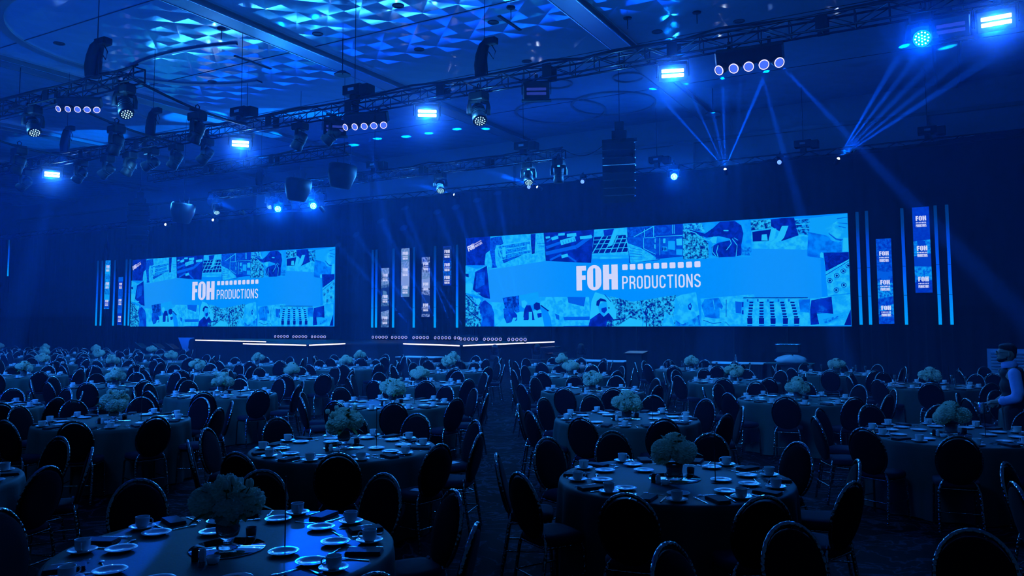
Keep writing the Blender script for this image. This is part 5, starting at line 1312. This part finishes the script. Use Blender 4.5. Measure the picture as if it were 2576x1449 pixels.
# bright washes aimed at the camera
def aim(x, y, z):
    d = CAMP - Vector((x, y, z)); return math.atan2(d.y, d.x), math.acos(-d.normalized().z)
for (x, y, z, w, s, pw) in [(-.28, YA, 7.68, 'hanging from the long truss at the upper right', 1.2, 250), (-24.7, YD - .6, 7.22, 'over the stage front, left one of the pair above the left screen', 1.15, 120), (-22.7, YD - .6, 7.2, 'over the stage front, right one of the pair above the left screen', 1.15, 120),
                        (-9.72, 30.96, 8.35, 'above the right screen beside the hanging speakers', 1.2, 160)]:
    pan, tl = aim(x, y, z - .4)
    t = moving_head(x, y, z, pan, -tl, 'blazing blue wash light ' + w.replace(', left one of the pair above the left screen', ', left of the pair').replace(', right one of the pair above the left screen', ', right of the pair'), lens='wash_face_glow', s=s, grp='blazing round wash lights', dots='wash_glow', name='wash_light')
    c = Vector((x, y, z - .4 * s)); d = (CAMP - c).normalized()
    if y == YD - .6: MB().cyl((0, 0, .05), (0, .6 / s, .47 / s), .02, 6).build('mounting_arm', 'black_metal', t)
    lamp('wash_lamp', c + d * .36, 110 if y < 20 else 200, (0, .13, 1.0))
    halo_puff(c + d * .1, 1.0, 'added halo round the blazing wash light ' + w)
    spot('wash_beam', c + d * .34, CAMP + Vector((0, 0, -1)), 80, pw * 3.5, (0.0, .14, 1), .8, .04)
# medium washes with a soft cone
for (x, y, z, w) in [(-13.8, 31.0, 8.34, 'above the back drape left of the hanging speakers'), (-5.52, 31.0, 8.34, 'above the back drape over the right screen'), (-16.45, 31.0, 8.34, 'above the back drape between the screens')]:
    pan, tl = aim(x, y, z - .4)
    moving_head(x, y, z, pan - .25, -tl, 'small lit wash light ' + w, lens='lens_glow', s=.75, grp='small wash lights over the drape', dots='wash_dim_glow', name='wash_light')
# bare point lights added below the trusses only to put sparkle on metal and china
for (x, y, w, a, s) in DOT + [(-6.6, YA, '', 0, 1), (-19.0, YD, '', 0, 1), (-23.0, YA, '', 0, 1)]:
    d_ = bpy.data.lights.new('sparkle_lamp', 'POINT'); d_.energy = 40; d_.color = (.06, .45, 1.0); d_.shadow_soft_size = .02
    o = bpy.data.objects.new('sparkle_lamp', d_); COL.objects.link(o); o.location = (x - .0, y - .35, 6.95)
# tiny beam fixtures
def beam_light(x, y, z, aimp, label, beams, pw, deg):
    t = empty('beam_light', (x, y, z)); d = (Vector(aimp) - Vector((x, y, z))).normalized(); q = d.to_track_quat('Z', 'Y').to_matrix()
    b = MB(); b.lathe([(0, -.22), (.07, -.22), (.08, -.1), (.08, .04), (.07, .05), (.065, .02), (0, .02)], 14, 0, (0, 0, 0), q); b.build('body', 'black_metal', t)
    MB().ell(d * .03, (.05, .05, .05), 10, 6).build('lens', 'point_glow', t)
    b = MB(); b.box((0, .12, .0), (.06, .1, .18)); b.build('bracket', 'black_metal', t)
    tag(t, label, 'stage light', 'tiny beam lights')
    for a in beams:
        p = Vector((x, y, z)) + d * .1
        beam(p, a, deg, pw * (1100 if deg < 5 else 260), 6 if deg < 5 else 1.6, 'added haze ray from the ' + label)
p0 = (-7.6, 30.85, 7.92)
fan = [(-7.4 + dx, 26.5, 13.5) for dx in (-4.2, -1.7, -.3, .8, 3.8)]
beam_light(*p0, (-7.4, 27, 12), 'tiny white beam light above the right screen with a fan of rays', fan, 420, 2.6)
p1 = (-3.45, 30.85, 7.9)
beam_light(*p1, (0, 27, 12), 'tiny white beam light above the right end of the right screen', [(-.9, 28, 11), (-.2, 28, 11), (.6, 28, 11), (1.6, 28, 11), (2.9, 28, 11)], 420, 3.4)
beam_light(-15.95, 30.85, 7.95, (-19, 27, 10), 'tiny white beam light above the drape between the screens, right one', [(-19.5, 28, 9.3)], 220, 9)
beam_light(-20.4, 30.85, 7.98, (-24, 27, 10), 'tiny white beam light above the drape between the screens, left one', [(-24.5, 28, 9.3)], 150, 9)
beam_light(-21.9, 23.4, 6.55, (-24, 23, 9), 'tiny white beam light right of the paired bright washes', [(-24.5, 23, 8.4)], 90, 14)
beam_light(-26.5, 23.4, 6.7, (-30, 23, 8.2), 'tiny white beam light left of the paired bright washes', [(-30, 23, 8.2)], 60, 16)
for (x, y, z, w) in [(-28.3, 23.5, 6.5, 'right one'), (-31.5, 23.5, 6.5, 'left one')]:
    beam_light(x, y, z, (x, y - 2, z), 'tiny white point light left of the farthest truss, ' + w, [], 0, 5)
# ---------------------------------------------------------------- strobes
def strobe(x, y, z, label, lit=True, pw=260):
    pan, tl = aim(x, y, z - .25)
    t = empty('strobe_light', (x, y, z), pan + PI / 2)
    # panel tilted down toward the floor in front
    tilt = rad(38)
    M = Matrix.Rotation(tilt, 3, 'X')
    c = Vector((0, 0, -.28))
    MB().box(c, (.62, .16, .40), 0, M, bevel=.02).build('housing', 'black_plastic', t)
    for q in (-.055, .055):
        p = c + M @ Vector((0, -.085, q)); MB().box(p, (.46, .02, .065), 0, M, bevel=.008).build('light_tube', 'strobe_glow' if lit else 'lens_dim_glow', t)  # unlit bars get a faint glow standing in for reflected light
    for q in (-1, 1):
        MB().box(c + M @ Vector((q * .34, 0, .0)), (.02, .08, .2)).build('bracket', 'black_metal', t)
    b = MB(); b.tube([(-.34, 0, -.26), (-.34, 0, -.02), (.34, 0, -.02), (.34, 0, -.26)], .014, 6); b.box((0, 0, .04), (.08, .06, .1)); b.build('yoke', 'black_metal', t)
    if not lit: MB().box(c + M @ Vector((0, -.12, -.22)), (.7, .16, .012), 0, M).build('barn_door', 'black_metal', t)
    tag(t, label, 'strobe light', 'strobe lights on the long truss')
    if lit:
        wc = Matrix.Rotation(pan + PI / 2, 3, 'Z') @ (c + M @ Vector((0, -.16, 0))) + Vector((x, y, z))
        d = Matrix.Rotation(pan + PI / 2, 3, 'Z') @ (M @ Vector((0, -1, 0)))
        halo_puff(wc, 1.1, 'added halo round the ' + label)
        lamp('strobe_lamp', wc + d * .05, 90, (0, .12, 1.0))
        spot('strobe_beam', wc, wc + d * 5, 120, pw * 0.9, (.0, .12, 1), 1.0, .05)
    return t
strobe(.9, YA, zb_, 'glaring strobe with two white bars at the upper right corner')
strobe(-5.04, YA, zb_, 'glaring strobe with two white bars on the long truss above the right screen')
strobe(-11.5, YA, zb_, 'glaring strobe with two white bars in the middle of the long truss')
strobe(-18.3, YA, zb_, 'glaring strobe with two white bars on the long truss above the left screen')
strobe(-27.9, YA, zb_, 'glaring strobe with two white bars at the far left')
strobe(-8.35, YA, zb_ + .1, 'unlit strobe box under the long truss right of the dotted wash light', False)
strobe(.19, YA, zb_, 'unlit strobe box under the long truss near its right end', False)
strobe(-14.6, YA, zb_, 'unlit strobe box under the long truss left of the middle five-lens bar', False)
# ---------------------------------------------------------------- five-lens bars
def lens_bar(x, y, z, rz, tilt, label, s=1.0, hang=True, grp='five-lens light bars on the trusses', dirs=None, n=5):
    t = empty('light_bar', (x, y, z), rz); t.scale = (s, s, s)
    M = Matrix.Rotation(tilt, 3, 'X'); c = Vector((0, 0, -.22 if hang else .16))
    MB().box(c + M @ Vector((0, .05, .08)), (1.02, .2, .24), 0, M, bevel=.02).build('housing', 'black_plastic', t)
    for q in range(n):
        xx = -.42 + q * .84 / (n - 1)
        p = c + Vector((xx, 0, -.06 if hang else 0)); dd = rad(-24 + 12 * q) if hang else rad(-14 + 7 * q)
        M2 = Matrix.Rotation(tilt, 3, 'X') @ Matrix.Rotation(dd, 3, 'Z')
        RR = M2 @ Matrix.Rotation(PI / 2, 3, 'X')   # lathe axis z -> -y
        b = MB(); b.lathe([(.075, -.12), (.08, -.02), (.08, .07), (.072, .07), (.07, .0)], 18, 0, p + M @ Vector((0, -.05, 0)), RR); hd = b.build('lamp_head', 'black_plastic', t)
        b = MB(); b.lathe([(.079, .074), (.073, .082), (.066, .082), (.066, .07)], 22, 0, p + M @ Vector((0, -.05, 0)), RR); b.build('ring', 'ring_glow', hd)
        b = MB(); b.lathe([(.064, .06), (.04, .075), (0, .08)], 16, 0, p + M @ Vector((0, -.05, 0)), RR); b.build('lens', 'lens_glow' if hang else 'lens_dim_glow', hd)
    if hang:
        b = MB(); b.box((-.3, 0, .0), (.05, .05, .24)); b.box((.3, 0, .0), (.05, .05, .24)); b.build('hanger', 'black_metal', t)
    else:
        b = MB(); b.box((-.4, 0, .02), (.06, .26, .04)); b.box((.4, 0, .02), (.06, .26, .04)); b.build('foot', 'black_metal', t)
    tag(t, label, 'light bar', grp); return t
def face_cam(x, y): return math.atan2(-y, -x) + PI / 2
lens_bar(-3.42, YA, zb_ - .02, face_cam(-3.4, YA) * .45, rad(32), 'five-lens light bar with ringed lenses at the upper right, beams fanning down', 1.32)
lens_bar(-13.5, YA, zb_ - .02, face_cam(-13.5, YA) * .45, rad(30), 'five-lens light bar with ringed lenses under the middle of the long truss', 1.2)
lens_bar(-18.7, YB, zb_ - .02, face_cam(-18.7, YB) * .62, rad(30), 'five-lens light bar under the nearest left truss', 1.0)
src = Vector((-3.42, YA - .35, 7.1))
for (dx, tgt, pw) in [(-.35, (-7.6, 27.5, 0), 150), (-.1, (-6.0, 24, 0), 150), (.25, (-2.6, 24.5, 0), 700), (.6, (3.2, 25.0, 0), 900)]:
    beam(src + Vector((dx, 0, 0)), tgt, 3.6, pw * 55, 40, 'added haze cone along a blue beam falling from the upper right five-lens bar')
for (s_, tgt, pw) in [((-13.2, YA - .32, 7.12), (-13.9, 19.0, 0), 420), ((-13.8, YA - .32, 7.12), (-20, 24, 0), 120), ((-13.6, YA - .32, 7.12), (-17.5, 24, 0), 100), ((-18.3, YB - .32, 7.15), (-23.5, 13.0, 3.5), 260)]:
    beam(s_, tgt, 4, pw * 60, 40, 'added haze cone along a blue beam falling from a five-lens bar on the left')
# bars standing on the stage floor
STB = [(-30.35, 29.7), (-29.07, 29.7), (-27.8, 29.7), (-23.9, 29.7), (-22.74, 29.7), (-21.5, 29.7), (-20.28, 29.7), (-19.2, 29.7), (-17.78, 28.0), (-16.62, 28.0), (-15.46, 28.0)]
for i, (x, y) in enumerate(STB):
    lens_bar(x, y, SZ, face_cam(x, y) * .35, rad(-6), 'five-lens light bar standing on the stage, %s from the left' % ORD[i], .8, False, 'five-lens light bars on the stage floor')
for (x, y, tx, tz) in [(-21.6, 29.4, -28.5, 7.5), (-20.9, 29.4, -27, 8), (-20.1, 29.4, -25, 8.5), (-19.5, 29.4, -23.2, 9), (-17.9, 28.0, -24.0, 8.5), (-16.9, 28.0, -21.5, 9), (-16.2, 28.0, -20.3, 9), (-15.6, 28.0, -18.9, 9), (-15.2, 28.0, -17.6, 9)]:
    beam((x, y, SZ + .4), (tx, 29.6, tz), 2.4, 150000, 6.5, 'added haze cone along an upward beam from the light bars on the stage')
# ---------------------------------------------------------------- floor moving heads beside the stage
for i, (x, y) in enumerate(((-15.3, 25.9), (-14.0, 26.9), (-12.6, 27.9))):
    t = empty('flight_case', (x, y, 0)); t.scale = (1, 1, .8); MB().box((0, 0, .34), (.6, .5, .6), bevel=.01).build('body', 'flight_case', t)
    b = MB(); 
    for q in (-1, 1):
        for w in (-1, 1): b.box((q * .3, w * .25, .34), (.02, .02, .6))
    b.box((0, -.252, .6), (.6, .01, .02)); b.build('corner_trim', 'truss_metal', t)
    b = MB()
    for q in (-1, 1):
        for w in (-1, 1): b.cyl((q * .24 - .015, w * .2, .03), (q * .24 + .015, w * .2, .03), .03, 10)
    b.build('caster', 'black_plastic', t)
    tag(t, 'black flight case under the %s floor light right of the stage' % ('left', 'middle', 'right')[i], 'flight case', 'flight cases under floor lights')
    moving_head(x, y, .515, rad(-60), rad(150 + i * 8), 'fat black moving head on a case right of the stage, %s one' % ('left', 'middle', 'right')[i], lens='lens_glow', up=True, s=.95, grp='floor moving heads beside the stage')
for i, (x, y, z, a) in enumerate([(-35.8, 25.5, 1.25, 40), (-34.45, 25.5, 1.3, 40), (-33.45, 25.5, 1.3, 40)]):
    t = empty('floor_monitor', (x, y, .35)); M = Matrix.Rotation(rad(-35), 3, 'X')
    MB().box((0, 0, .34), (.62, .4, .3), 0, Matrix.Rotation(rad(25), 3, 'Y'), bevel=.03).build('cabinet', 'black_plastic', t)
    MB().box((0.06, -.21, .5), (.66, .02, .02), 0, Matrix.Rotation(rad(25), 3, 'Y')).build('edge_trim', 'steel', t)
    MB().box((0, 0, -.1), (.3, .3, .5)).build('stand', 'black_metal', t)
    tag(t, 'tilted black speaker with a bright edge left of the stage, %s from the left' % ORD[i], 'speaker', 'tilted speakers left of the stage')
# ---------------------------------------------------------------- line arrays
def line_array(x, y, ztop, n, rz, label, curve=2.4):
    t = empty('line_array', (x, y, ztop), rz)
    b = MB(); b.box((0, 0, .12), (1.2, .12, .12)); b.box((0, 0, .3), (.5, .3, .3)); b.build('rigging_frame', 'black_metal', t)
    z = 0; ang = 0; yy = 0
    for i in range(n):
        h = .25; ang = rad(-curve * i * i / n * .5); z -= h * math.cos(ang) / 2; yy += h * math.sin(ang) / 2
        M = Matrix.Rotation(-ang, 3, 'X')
        c = Vector((0, yy, z))
        bx = MB(); bx.add([M @ Vector(p) + c for p in [(-.56, -.3, -.122), (.56, -.3, -.122), (.46, .3, -.095), (-.46, .3, -.095), (-.56, -.3, .122), (.56, -.3, .122), (.46, .3, .095), (-.46, .3, .095)]],
               [(3, 2, 1, 0), (4, 5, 6, 7), (0, 1, 5, 4), (1, 2, 6, 5), (2, 3, 7, 6), (3, 0, 4, 7)])
        cb = bx.build('speaker_box', 'black_plastic', t)
        MB().box(c + M @ Vector((0, -.303, 0)), (1.0, .01, .2), 0, M).build('grille', 'black_metal', cb)
        MB().box(c + M @ Vector((.55, -.29, .09)), (.05, .04, .03), 0, M).build('rigging_pin', 'steel', cb)
        z -= h * math.cos(ang) / 2 + .008; yy += h * math.sin(ang) / 2
    b = MB(); b.cyl((0, 0, .4), (0, 0, ZC - ztop), .01, 6); b.box((0, 0, .62), (.3, .22, .3)); b.build('hoist_chain', 'black_metal', t)
    tag(t, label, 'speaker array', 'hanging line array speakers'); return t
line_array(-9.75, 25.0, 8.05, 8, rad(14), 'tall black line array of speakers hanging right of the farthest truss')
line_array(-38.4, 27.0, 8.3, 8, rad(38), 'curved black line array of speakers hanging above the left screen', 4.5)
# sagging cable from truss end to the speaker stack
P_ = [Vector((-11.6, YD, 7.95)).lerp(Vector((-10.3, 24.9, 8.05)), k / 12) - Vector((0, 0, .28 * math.sin(PI * k / 12))) for k in range(13)]
o = MB().tube(P_, .012, 6).build('hanging_cable', 'black_plastic'); tag(o, 'thin black cable sagging between the farthest truss and the hanging speakers', 'cable')
# round subwoofers / follow gear hanging in haze under the short truss
for i, (x, y, z, s) in enumerate([(-21.6, 21.9, 6.9, 1.1), (-18.6, 21.0, 7.0, .9), (-29.0, 22.5, 6.6, .9)]):
    t = empty('hanging_speaker', (x, y, z + .7)); 
    b = MB(); b.lathe([(0, -.12), (.44, -.12), (.5, -.2), (.5, -.5), (.36, -.95), (.3, -1.0), (0, -1.0)], 20, 0, (0, 0, 0), Matrix.Rotation(rad(10), 3, 'Y')); b.build('cabinet', 'black_plastic', t)
    b = MB(); b.cyl((-.3, 0, -.2), (-.3, 0, .1), .01, 5); b.cyl((.3, 0, -.2), (.3, 0, .1), .01, 5); b.cyl((0, 0, -.1), (0, 0, ZC - z - .7), .008, 5); b.build('suspension_cable', 'black_metal', t)
    tag(t, 'bulky hanging speaker dim in the haze, %s from the right of the photo' % ORD[[1, 0, 2][i]], 'speaker', 'bulky speakers hanging in the haze')

# ================================================================ BACK OF THE ROOM
def skirt_table(x0, x1, y, label):
    w = x1 - x0; b = MB(); t = empty('buffet_table', ((x0 + x1) / 2, y, 0))
    MB().box((0, 0, .735), (w, .76, .03), bevel=.01).build('tabletop', 'white_cloth', t)
    P_, F_ = pleats(-w / 2 + .02, w / 2 - .02, -.36, .01, .72, .02, .03, .12)
    MB().add(P_, F_, 0, True).build('skirt', 'black_cloth', t)
    MB().box((0, .34, .36), (w - .04, .02, .7)).build('back_panel', 'black_cloth', t)
    tag(t, label, 'table', 'long buffet tables in front of the stage'); return t
skirt_table(-10.6, -8.75, 22.9, 'long low table with pale top left of the dark lectern')
skirt_table(-6.35, -4.75, 23.4, 'long low table with pale top right of the dark lectern')
skirt_table(-17.3, -15.6, 22.7, 'long low table with pale top in front of the stage gap')
t = empty('lectern', (-8.3, 22.4, 0)); MB().box((0, 0, .5), (.5, .42, 1.0), bevel=.01).build('body', 'black_plastic', t); MB().box((0, -.02, 1.03), (.6, .5, .04), 0, Matrix.Rotation(rad(6), 3, 'X')).build('top', 'truss_metal', t)
tag(t, 'plain dark lectern box standing between two low tables', 'lectern')
t = empty('control_desk', (-4.1, 23.5, 0)); MB().box((0, 0, .74), (1.3, .7, .04)).build('tabletop', 'black_plastic', t); MB().box((0, .1, .36), (1.2, .5, .7)).build('rack', 'flight_case', t)
tag(t, 'dark control desk covered with black cases right of the buffet table', 'desk')
b = MB(); V = []; F_ = []
for i in range(7):
    for q in range(16):
        a = 2 * PI * q / 16; r = (.30, .42, .46, .40, .3, .2, .04)[i] * (1 + R.uniform(-.1, .1)); r *= 1 + .12 * math.sin(a * 5 + i * 2); V.append((r * math.cos(a) * .9, r * math.sin(a) * .6, (.0, .03, .1, .17, .21, .24, .25)[i] * (.8 + .2 * math.sin(a * 3))))
for i in range(6):
    for q in range(16): F_.append((i * 16 + q, i * 16 + (q + 1) % 16, i * 16 + 16 + (q + 1) % 16, i * 16 + 16 + q))
o = b.add(V, F_, 0, True).build('plastic_bag', 'white_cloth', None, (-4.0, 23.3, .765)); tag(o, 'crumpled shiny plastic cover lying on the control desk', 'plastic cover')
t = empty('monitor', (-4.15, 23.65, 1.02)); MB().box((0, 0, .14), (.62, .3, .22), bevel=.02).build('cabinet', 'black_plastic', t); MB().box((0, -.02, .27), (.66, .36, .015)).build('lid', 'steel', t)
MB().box((0, 0, -.13), (.2, .2, .26)).build('stand', 'black_metal', t)
tag(t, 'dark boxed monitor with a bright-edged lid on the control desk', 'monitor')
t = empty('water_bottle', (-5.6, 23.4, .75)); MB().lathe([(0, 0), (.03, 0), (.032, .01), (.032, .14), (.014, .19), (.014, .21), (0, .21)], 14).build('bottle', 'glass', t); MB().lathe([(.015, .205), (.015, .23), (0, .23)], 12).build('cap', 'salt', t)
tag(t, 'clear water bottle standing on the pale table right of the lectern', 'bottle')
# slatted cabinet at the right
t = empty('slatted_cabinet', (1.95, 30.0, .15)); MB().box((0, .1, .44), (2.0, .12, .86)).build('body', 'wall_paint', t)
for q in range(7): MB().box((0, 0, .14 + q * .1), (1.8, .1, .05), 0, Matrix.Rotation(rad(25), 3, 'X')).build('slat', 'white_cloth', t)
MB().box((0, .02, -.07), (2.0, .1, .12)).build('base', 'black_metal', t)
tag(t, 'pale slatted cabinet lit blue behind the waiter', 'cabinet')
spot('cabinet_fill', (1.6, 27.6, 2.6), (1.9, 30, .6), 45, 60, BLUE)  # blue spot added without a fixture to light the slats

# ================================================================ WAITER
def figure():
    px_, py_ = 0.60, 11.45
    t = empty('person', (px_, py_, 0))
    # local axes: f = facing, s = sideways (his left)
    fa = rad(184); f = Vector((math.cos(fa), math.sin(fa), 0)); s = Vector((-f.y, f.x, 0)); up = Vector((0, 0, 1))
    def W(a, b, c): return f * a + s * b + up * c
    Mf = Matrix((f, s, up)).transposed()
    def smooth_body(mb, name, m_, vox, it=6, parent=t):
        o = mb.build(name, m_, parent)
        r = o.modifiers.new('remesh', 'REMESH'); r.mode = 'VOXEL'; r.voxel_size = vox; r.use_smooth_shade = True
        sm = o.modifiers.new('smooth', 'SMOOTH'); sm.factor = .5; sm.iterations = it
        return o
    def limb(mb, pts, rs, n=14):
        mb.tube([W(*p) for p in pts], rs, n)
        for p, r in zip(pts, rs): mb.ell(W(*p), (r, r, r), 12, 8)
    b = MB()
    # torso, neck, head
    for (a, z, rx, ry, rz) in [(0, .93, .105, .155, .13), (-.005, 1.07, .10, .145, .14), (.0, 1.20, .11, .16, .14), (-.01, 1.32, .105, .175, .11), (-.015, 1.385, .075, .14, .07)]:
        b.ell(W(a, 0, z), (rx, ry, rz), 18, 12, 0, Mf)
    limb(b, [(-.01, 0, 1.40), (.02, 0, 1.47), (.035, 0, 1.52)], [.062, .055, .055])
    b.ell(W(.03, 0, 1.605), (.100, .077, .108), 20, 14, 0, Mf)
    b.ell(W(.065, 0, 1.555), (.072, .060, .065), 16, 12, 0, Mf)      # jaw
    b.ell(W(.115, 0, 1.515), (.022, .025, .02), 10, 8, 0, Mf)     # chin
    b.ell(W(.138, 0, 1.592), (.024, .013, .014), 10, 8, 0, Mf)    # nose tip
    b.tube([W(.118, 0, 1.63), W(.145, 0, 1.59)], [.008, .013], 8)
    b.ell(W(.122, 0, 1.552), (.014, .024, .007), 10, 6, 0, Mf); b.ell(W(.12, 0, 1.540), (.013, .022, .008), 10, 6, 0, Mf)
    b.ell(W(.112, 0, 1.636), (.018, .05, .010), 12, 8, 0, Mf)     # brow
    for q in (-1, 1):
        b.ell(W(.02, q * .080, 1.59), (.018, .010, .032), 10, 8, 0, Mf)
        # legs
        limb(b, [(0, q * .09, .90), (.005, q * .10, .50), (-.01, q * .10, .12)], [.092, .062, .045])
        b.ell(W(.06, q * .11, .045), (.13, .048, .042), 14, 8, 0, Mf)
    # near arm (his left) bent, hand forward and low
    limb(b, [(-.015, .185, 1.36), (-.03, .235, 1.12), (-.02, .24, 1.07)], [.058, .046, .042])
    limb(b, [(-.02, .24, 1.07), (.12, .20, 1.02), (.235, .155, 1.005)], [.042, .036, .027])
    # far arm hanging forward
    limb(b, [(-.015, -.185, 1.36), (-.02, -.225, 1.10)], [.056, .044])
    limb(b, [(-.02, -.225, 1.10), (.14, -.15, 1.0)], [.041, .028])
    def hand(base, d, n_, side):
        d = d.normalized(); n_ = n_.normalized(); x = d.cross(n_)
        M = Matrix((d, x, n_)).transposed()
        b.ell(base + d * .045, (.048, .036, .018), 12, 8, 0, M)
        for k in range(4):
            o_ = (k - 1.5) * .017; ln = (.034, .040, .037, .028)[k]
            p0 = base + d * .082 + x * o_; p1 = p0 + d * ln * .9 - n_ * .012; p2 = p1 + d * ln * .3 - n_ * ln * .75; p3 = p2 - d * ln * .35 - n_ * ln * .5
            b.tube([p0, p1, p2, p3], [.009, .0085, .008, .007], 8)
        q0 = base + d * .025 + x * side * .032; q1 = q0 + d * .028 + x * side * .018 - n_ * .02; q2 = q1 + d * .024 - n_ * .02 - x * side * .006
        b.tube([q0, q1, q2], [.011, .010, .008], 8)
    hand(W(.225, .158, 1.005), f * .9 - up * .25 - s * .15, up, -1)
    hand(W(.13, -.15, 1.0), f * .7 - up * .6, s * -1, 1)
    smooth_body(b, 'body', 'skin', .0075, 3)
    # trousers
    b = MB(); b.ell(W(0, 0, .93), (.118, .165, .12), 16, 12, 0, Mf)
    for q in (-1, 1): limb(b, [(0, q * .09, .90), (.005, q * .10, .50), (-.01, q * .10, .09)], [.108, .08, .068])
    smooth_body(b, 'trousers', 'vest', .014)
    for q in (-1, 1):
        b = MB(); b.ell(W(.06, q * .11, .045), (.145, .055, .045), 14, 8, 0, Mf); b.build('shoe', 'black_plastic', t)
    # shirt with rolled sleeves
    b = MB()
    b.ell(W(-.01, 0, 1.33), (.085, .15, .09), 16, 10, 0, Mf)
    limb(b, [(-.015, .18, 1.36), (-.035, .237, 1.14), (-.02, .245, 1.07)], [.072, .068, .06]); limb(b, [(-.02, .245, 1.07), (.09, .21, 1.03), (.125, .198, 1.022)], [.06, .056, .052])
    limb(b, [(-.015, -.185, 1.36), (-.02, -.225, 1.10)], [.068, .06]); limb(b, [(-.02, -.225, 1.10), (.05, -.19, 1.05)], [.058, .05])
    sh = smooth_body(b, 'shirt', 'shirt', .012)
    b = MB(); b.lathe([(.085, -.02), (.092, -.015), (.078, .055), (.07, .06), (.07, .0)], 20, 0, W(.008, 0, 1.45), Matrix.Rotation(-.18, 3, 'Y')); b.build('collar', 'shirt', t)
    b = MB()
    for (p, d) in (((.125, .198, 1.022), None),): b.tube([W(.095, .207, 1.03), W(.135, .195, 1.02)], .060, 16); 
    b.build('rolled_cuff', 'shirt', t)
    # vest
    b = MB()
    for (a, z, rx, ry, rz) in [(0, .97, .128, .17, .10), (-.005, 1.07, .125, .165, .13), (.0, 1.20, .135, .172, .14), (-.018, 1.31, .13, .17, .11), (-.03, 1.385, .10, .145, .062)]:
        b.ell(W(a - .006, 0, z), (rx, ry, rz), 16, 10, 0, Mf)
    b.ell(W(.035, 0, 1.35), (.085, .125, .075), 16, 10, 0, Mf)
    smooth_body(b, 'vest', 'vest', .014)
    b = MB()
    for k in range(4): b.ell(W(.124, 0, 1.02 + k * .06), (.005, .006, .006), 8, 5)
    b.build('button', 'steel', t)
    # hair and beard
    b = MB()
    b.ell(W(.016, 0, 1.662), (.099, .077, .074), 18, 12, 0, Mf); b.ell(W(.07, 0, 1.692), (.048, .06, .030), 14, 8, 0, Mf); b.ell(W(-.035, 0, 1.63), (.045, .068, .062), 14, 10, 0, Mf); b.ell(W(-.045, 0, 1.575), (.026, .052, .035), 12, 8, 0, Mf)
    smooth_body(b, 'hair', 'hair', .01, 3)
    b = MB(); b.ell(W(.085, 0, 1.522), (.060, .058, .034), 14, 10, 0, Mf); b.ell(W(.055, 0, 1.535), (.055, .066, .032), 14, 8, 0, Mf); b.ell(W(.035, 0, 1.565), (.03, .078, .03), 14, 8, 0, Mf); b.ell(W(.132, 0, 1.567), (.010, .030, .007), 10, 6, 0, Mf)
    smooth_body(b, 'beard', 'hair', .009, 2)
    # glasses
    b = MB()
    for q in (-1, 1):
        P_ = [W(.137, q * .034 + .022 * math.cos(2 * PI * k / 14), 1.617 + .017 * math.sin(2 * PI * k / 14)) for k in range(14)]
        b.tube(P_, .0022, 5, closed=True); b.tube([W(.135, q * .056, 1.62), W(.03, q * .082, 1.612)], .002, 5)
    b.tube([W(.139, -.012, 1.62), W(.139, .012, 1.62)], .002, 5)
    b.build('glasses', 'black_metal', t)
    b = MB()
    for q in (-1, 1): b.ell(W(.118, q * .034, 1.617), (.010, .012, .008), 10, 6)
    b.build('eye', 'porcelain', t)
    t.scale = (1, 1, .985)
    tag(t, 'bearded person in dark vest and blue rolled-sleeve shirt holding a small pitcher', 'person')
    # pitcher held in the near hand
    pc = W(.335, .145, .0) + Vector((px_, py_, .845))
    p = empty('steel_pitcher', pc)
    MB().lathe([(0, 0), (.052, 0), (.055, .01), (.048, .12), (.046, .135), (.043, .135), (.045, .12), (.05, .012), (0, .01)], 20).build('jug', 'steel', p)
    MB().tube([f * -.05 + up * .02, f * -.082 + up * .04, f * -.085 + up * .11, f * -.048 + up * .125], .006, 6).build('handle', 'steel', p)
    MB().tube([f * .04 + up * .11, f * .075 + up * .138], [.018, .01], 8).build('spout', 'steel', p)
    tag(p, 'small steel pitcher held by the waiter at waist height', 'pitcher')
figure()
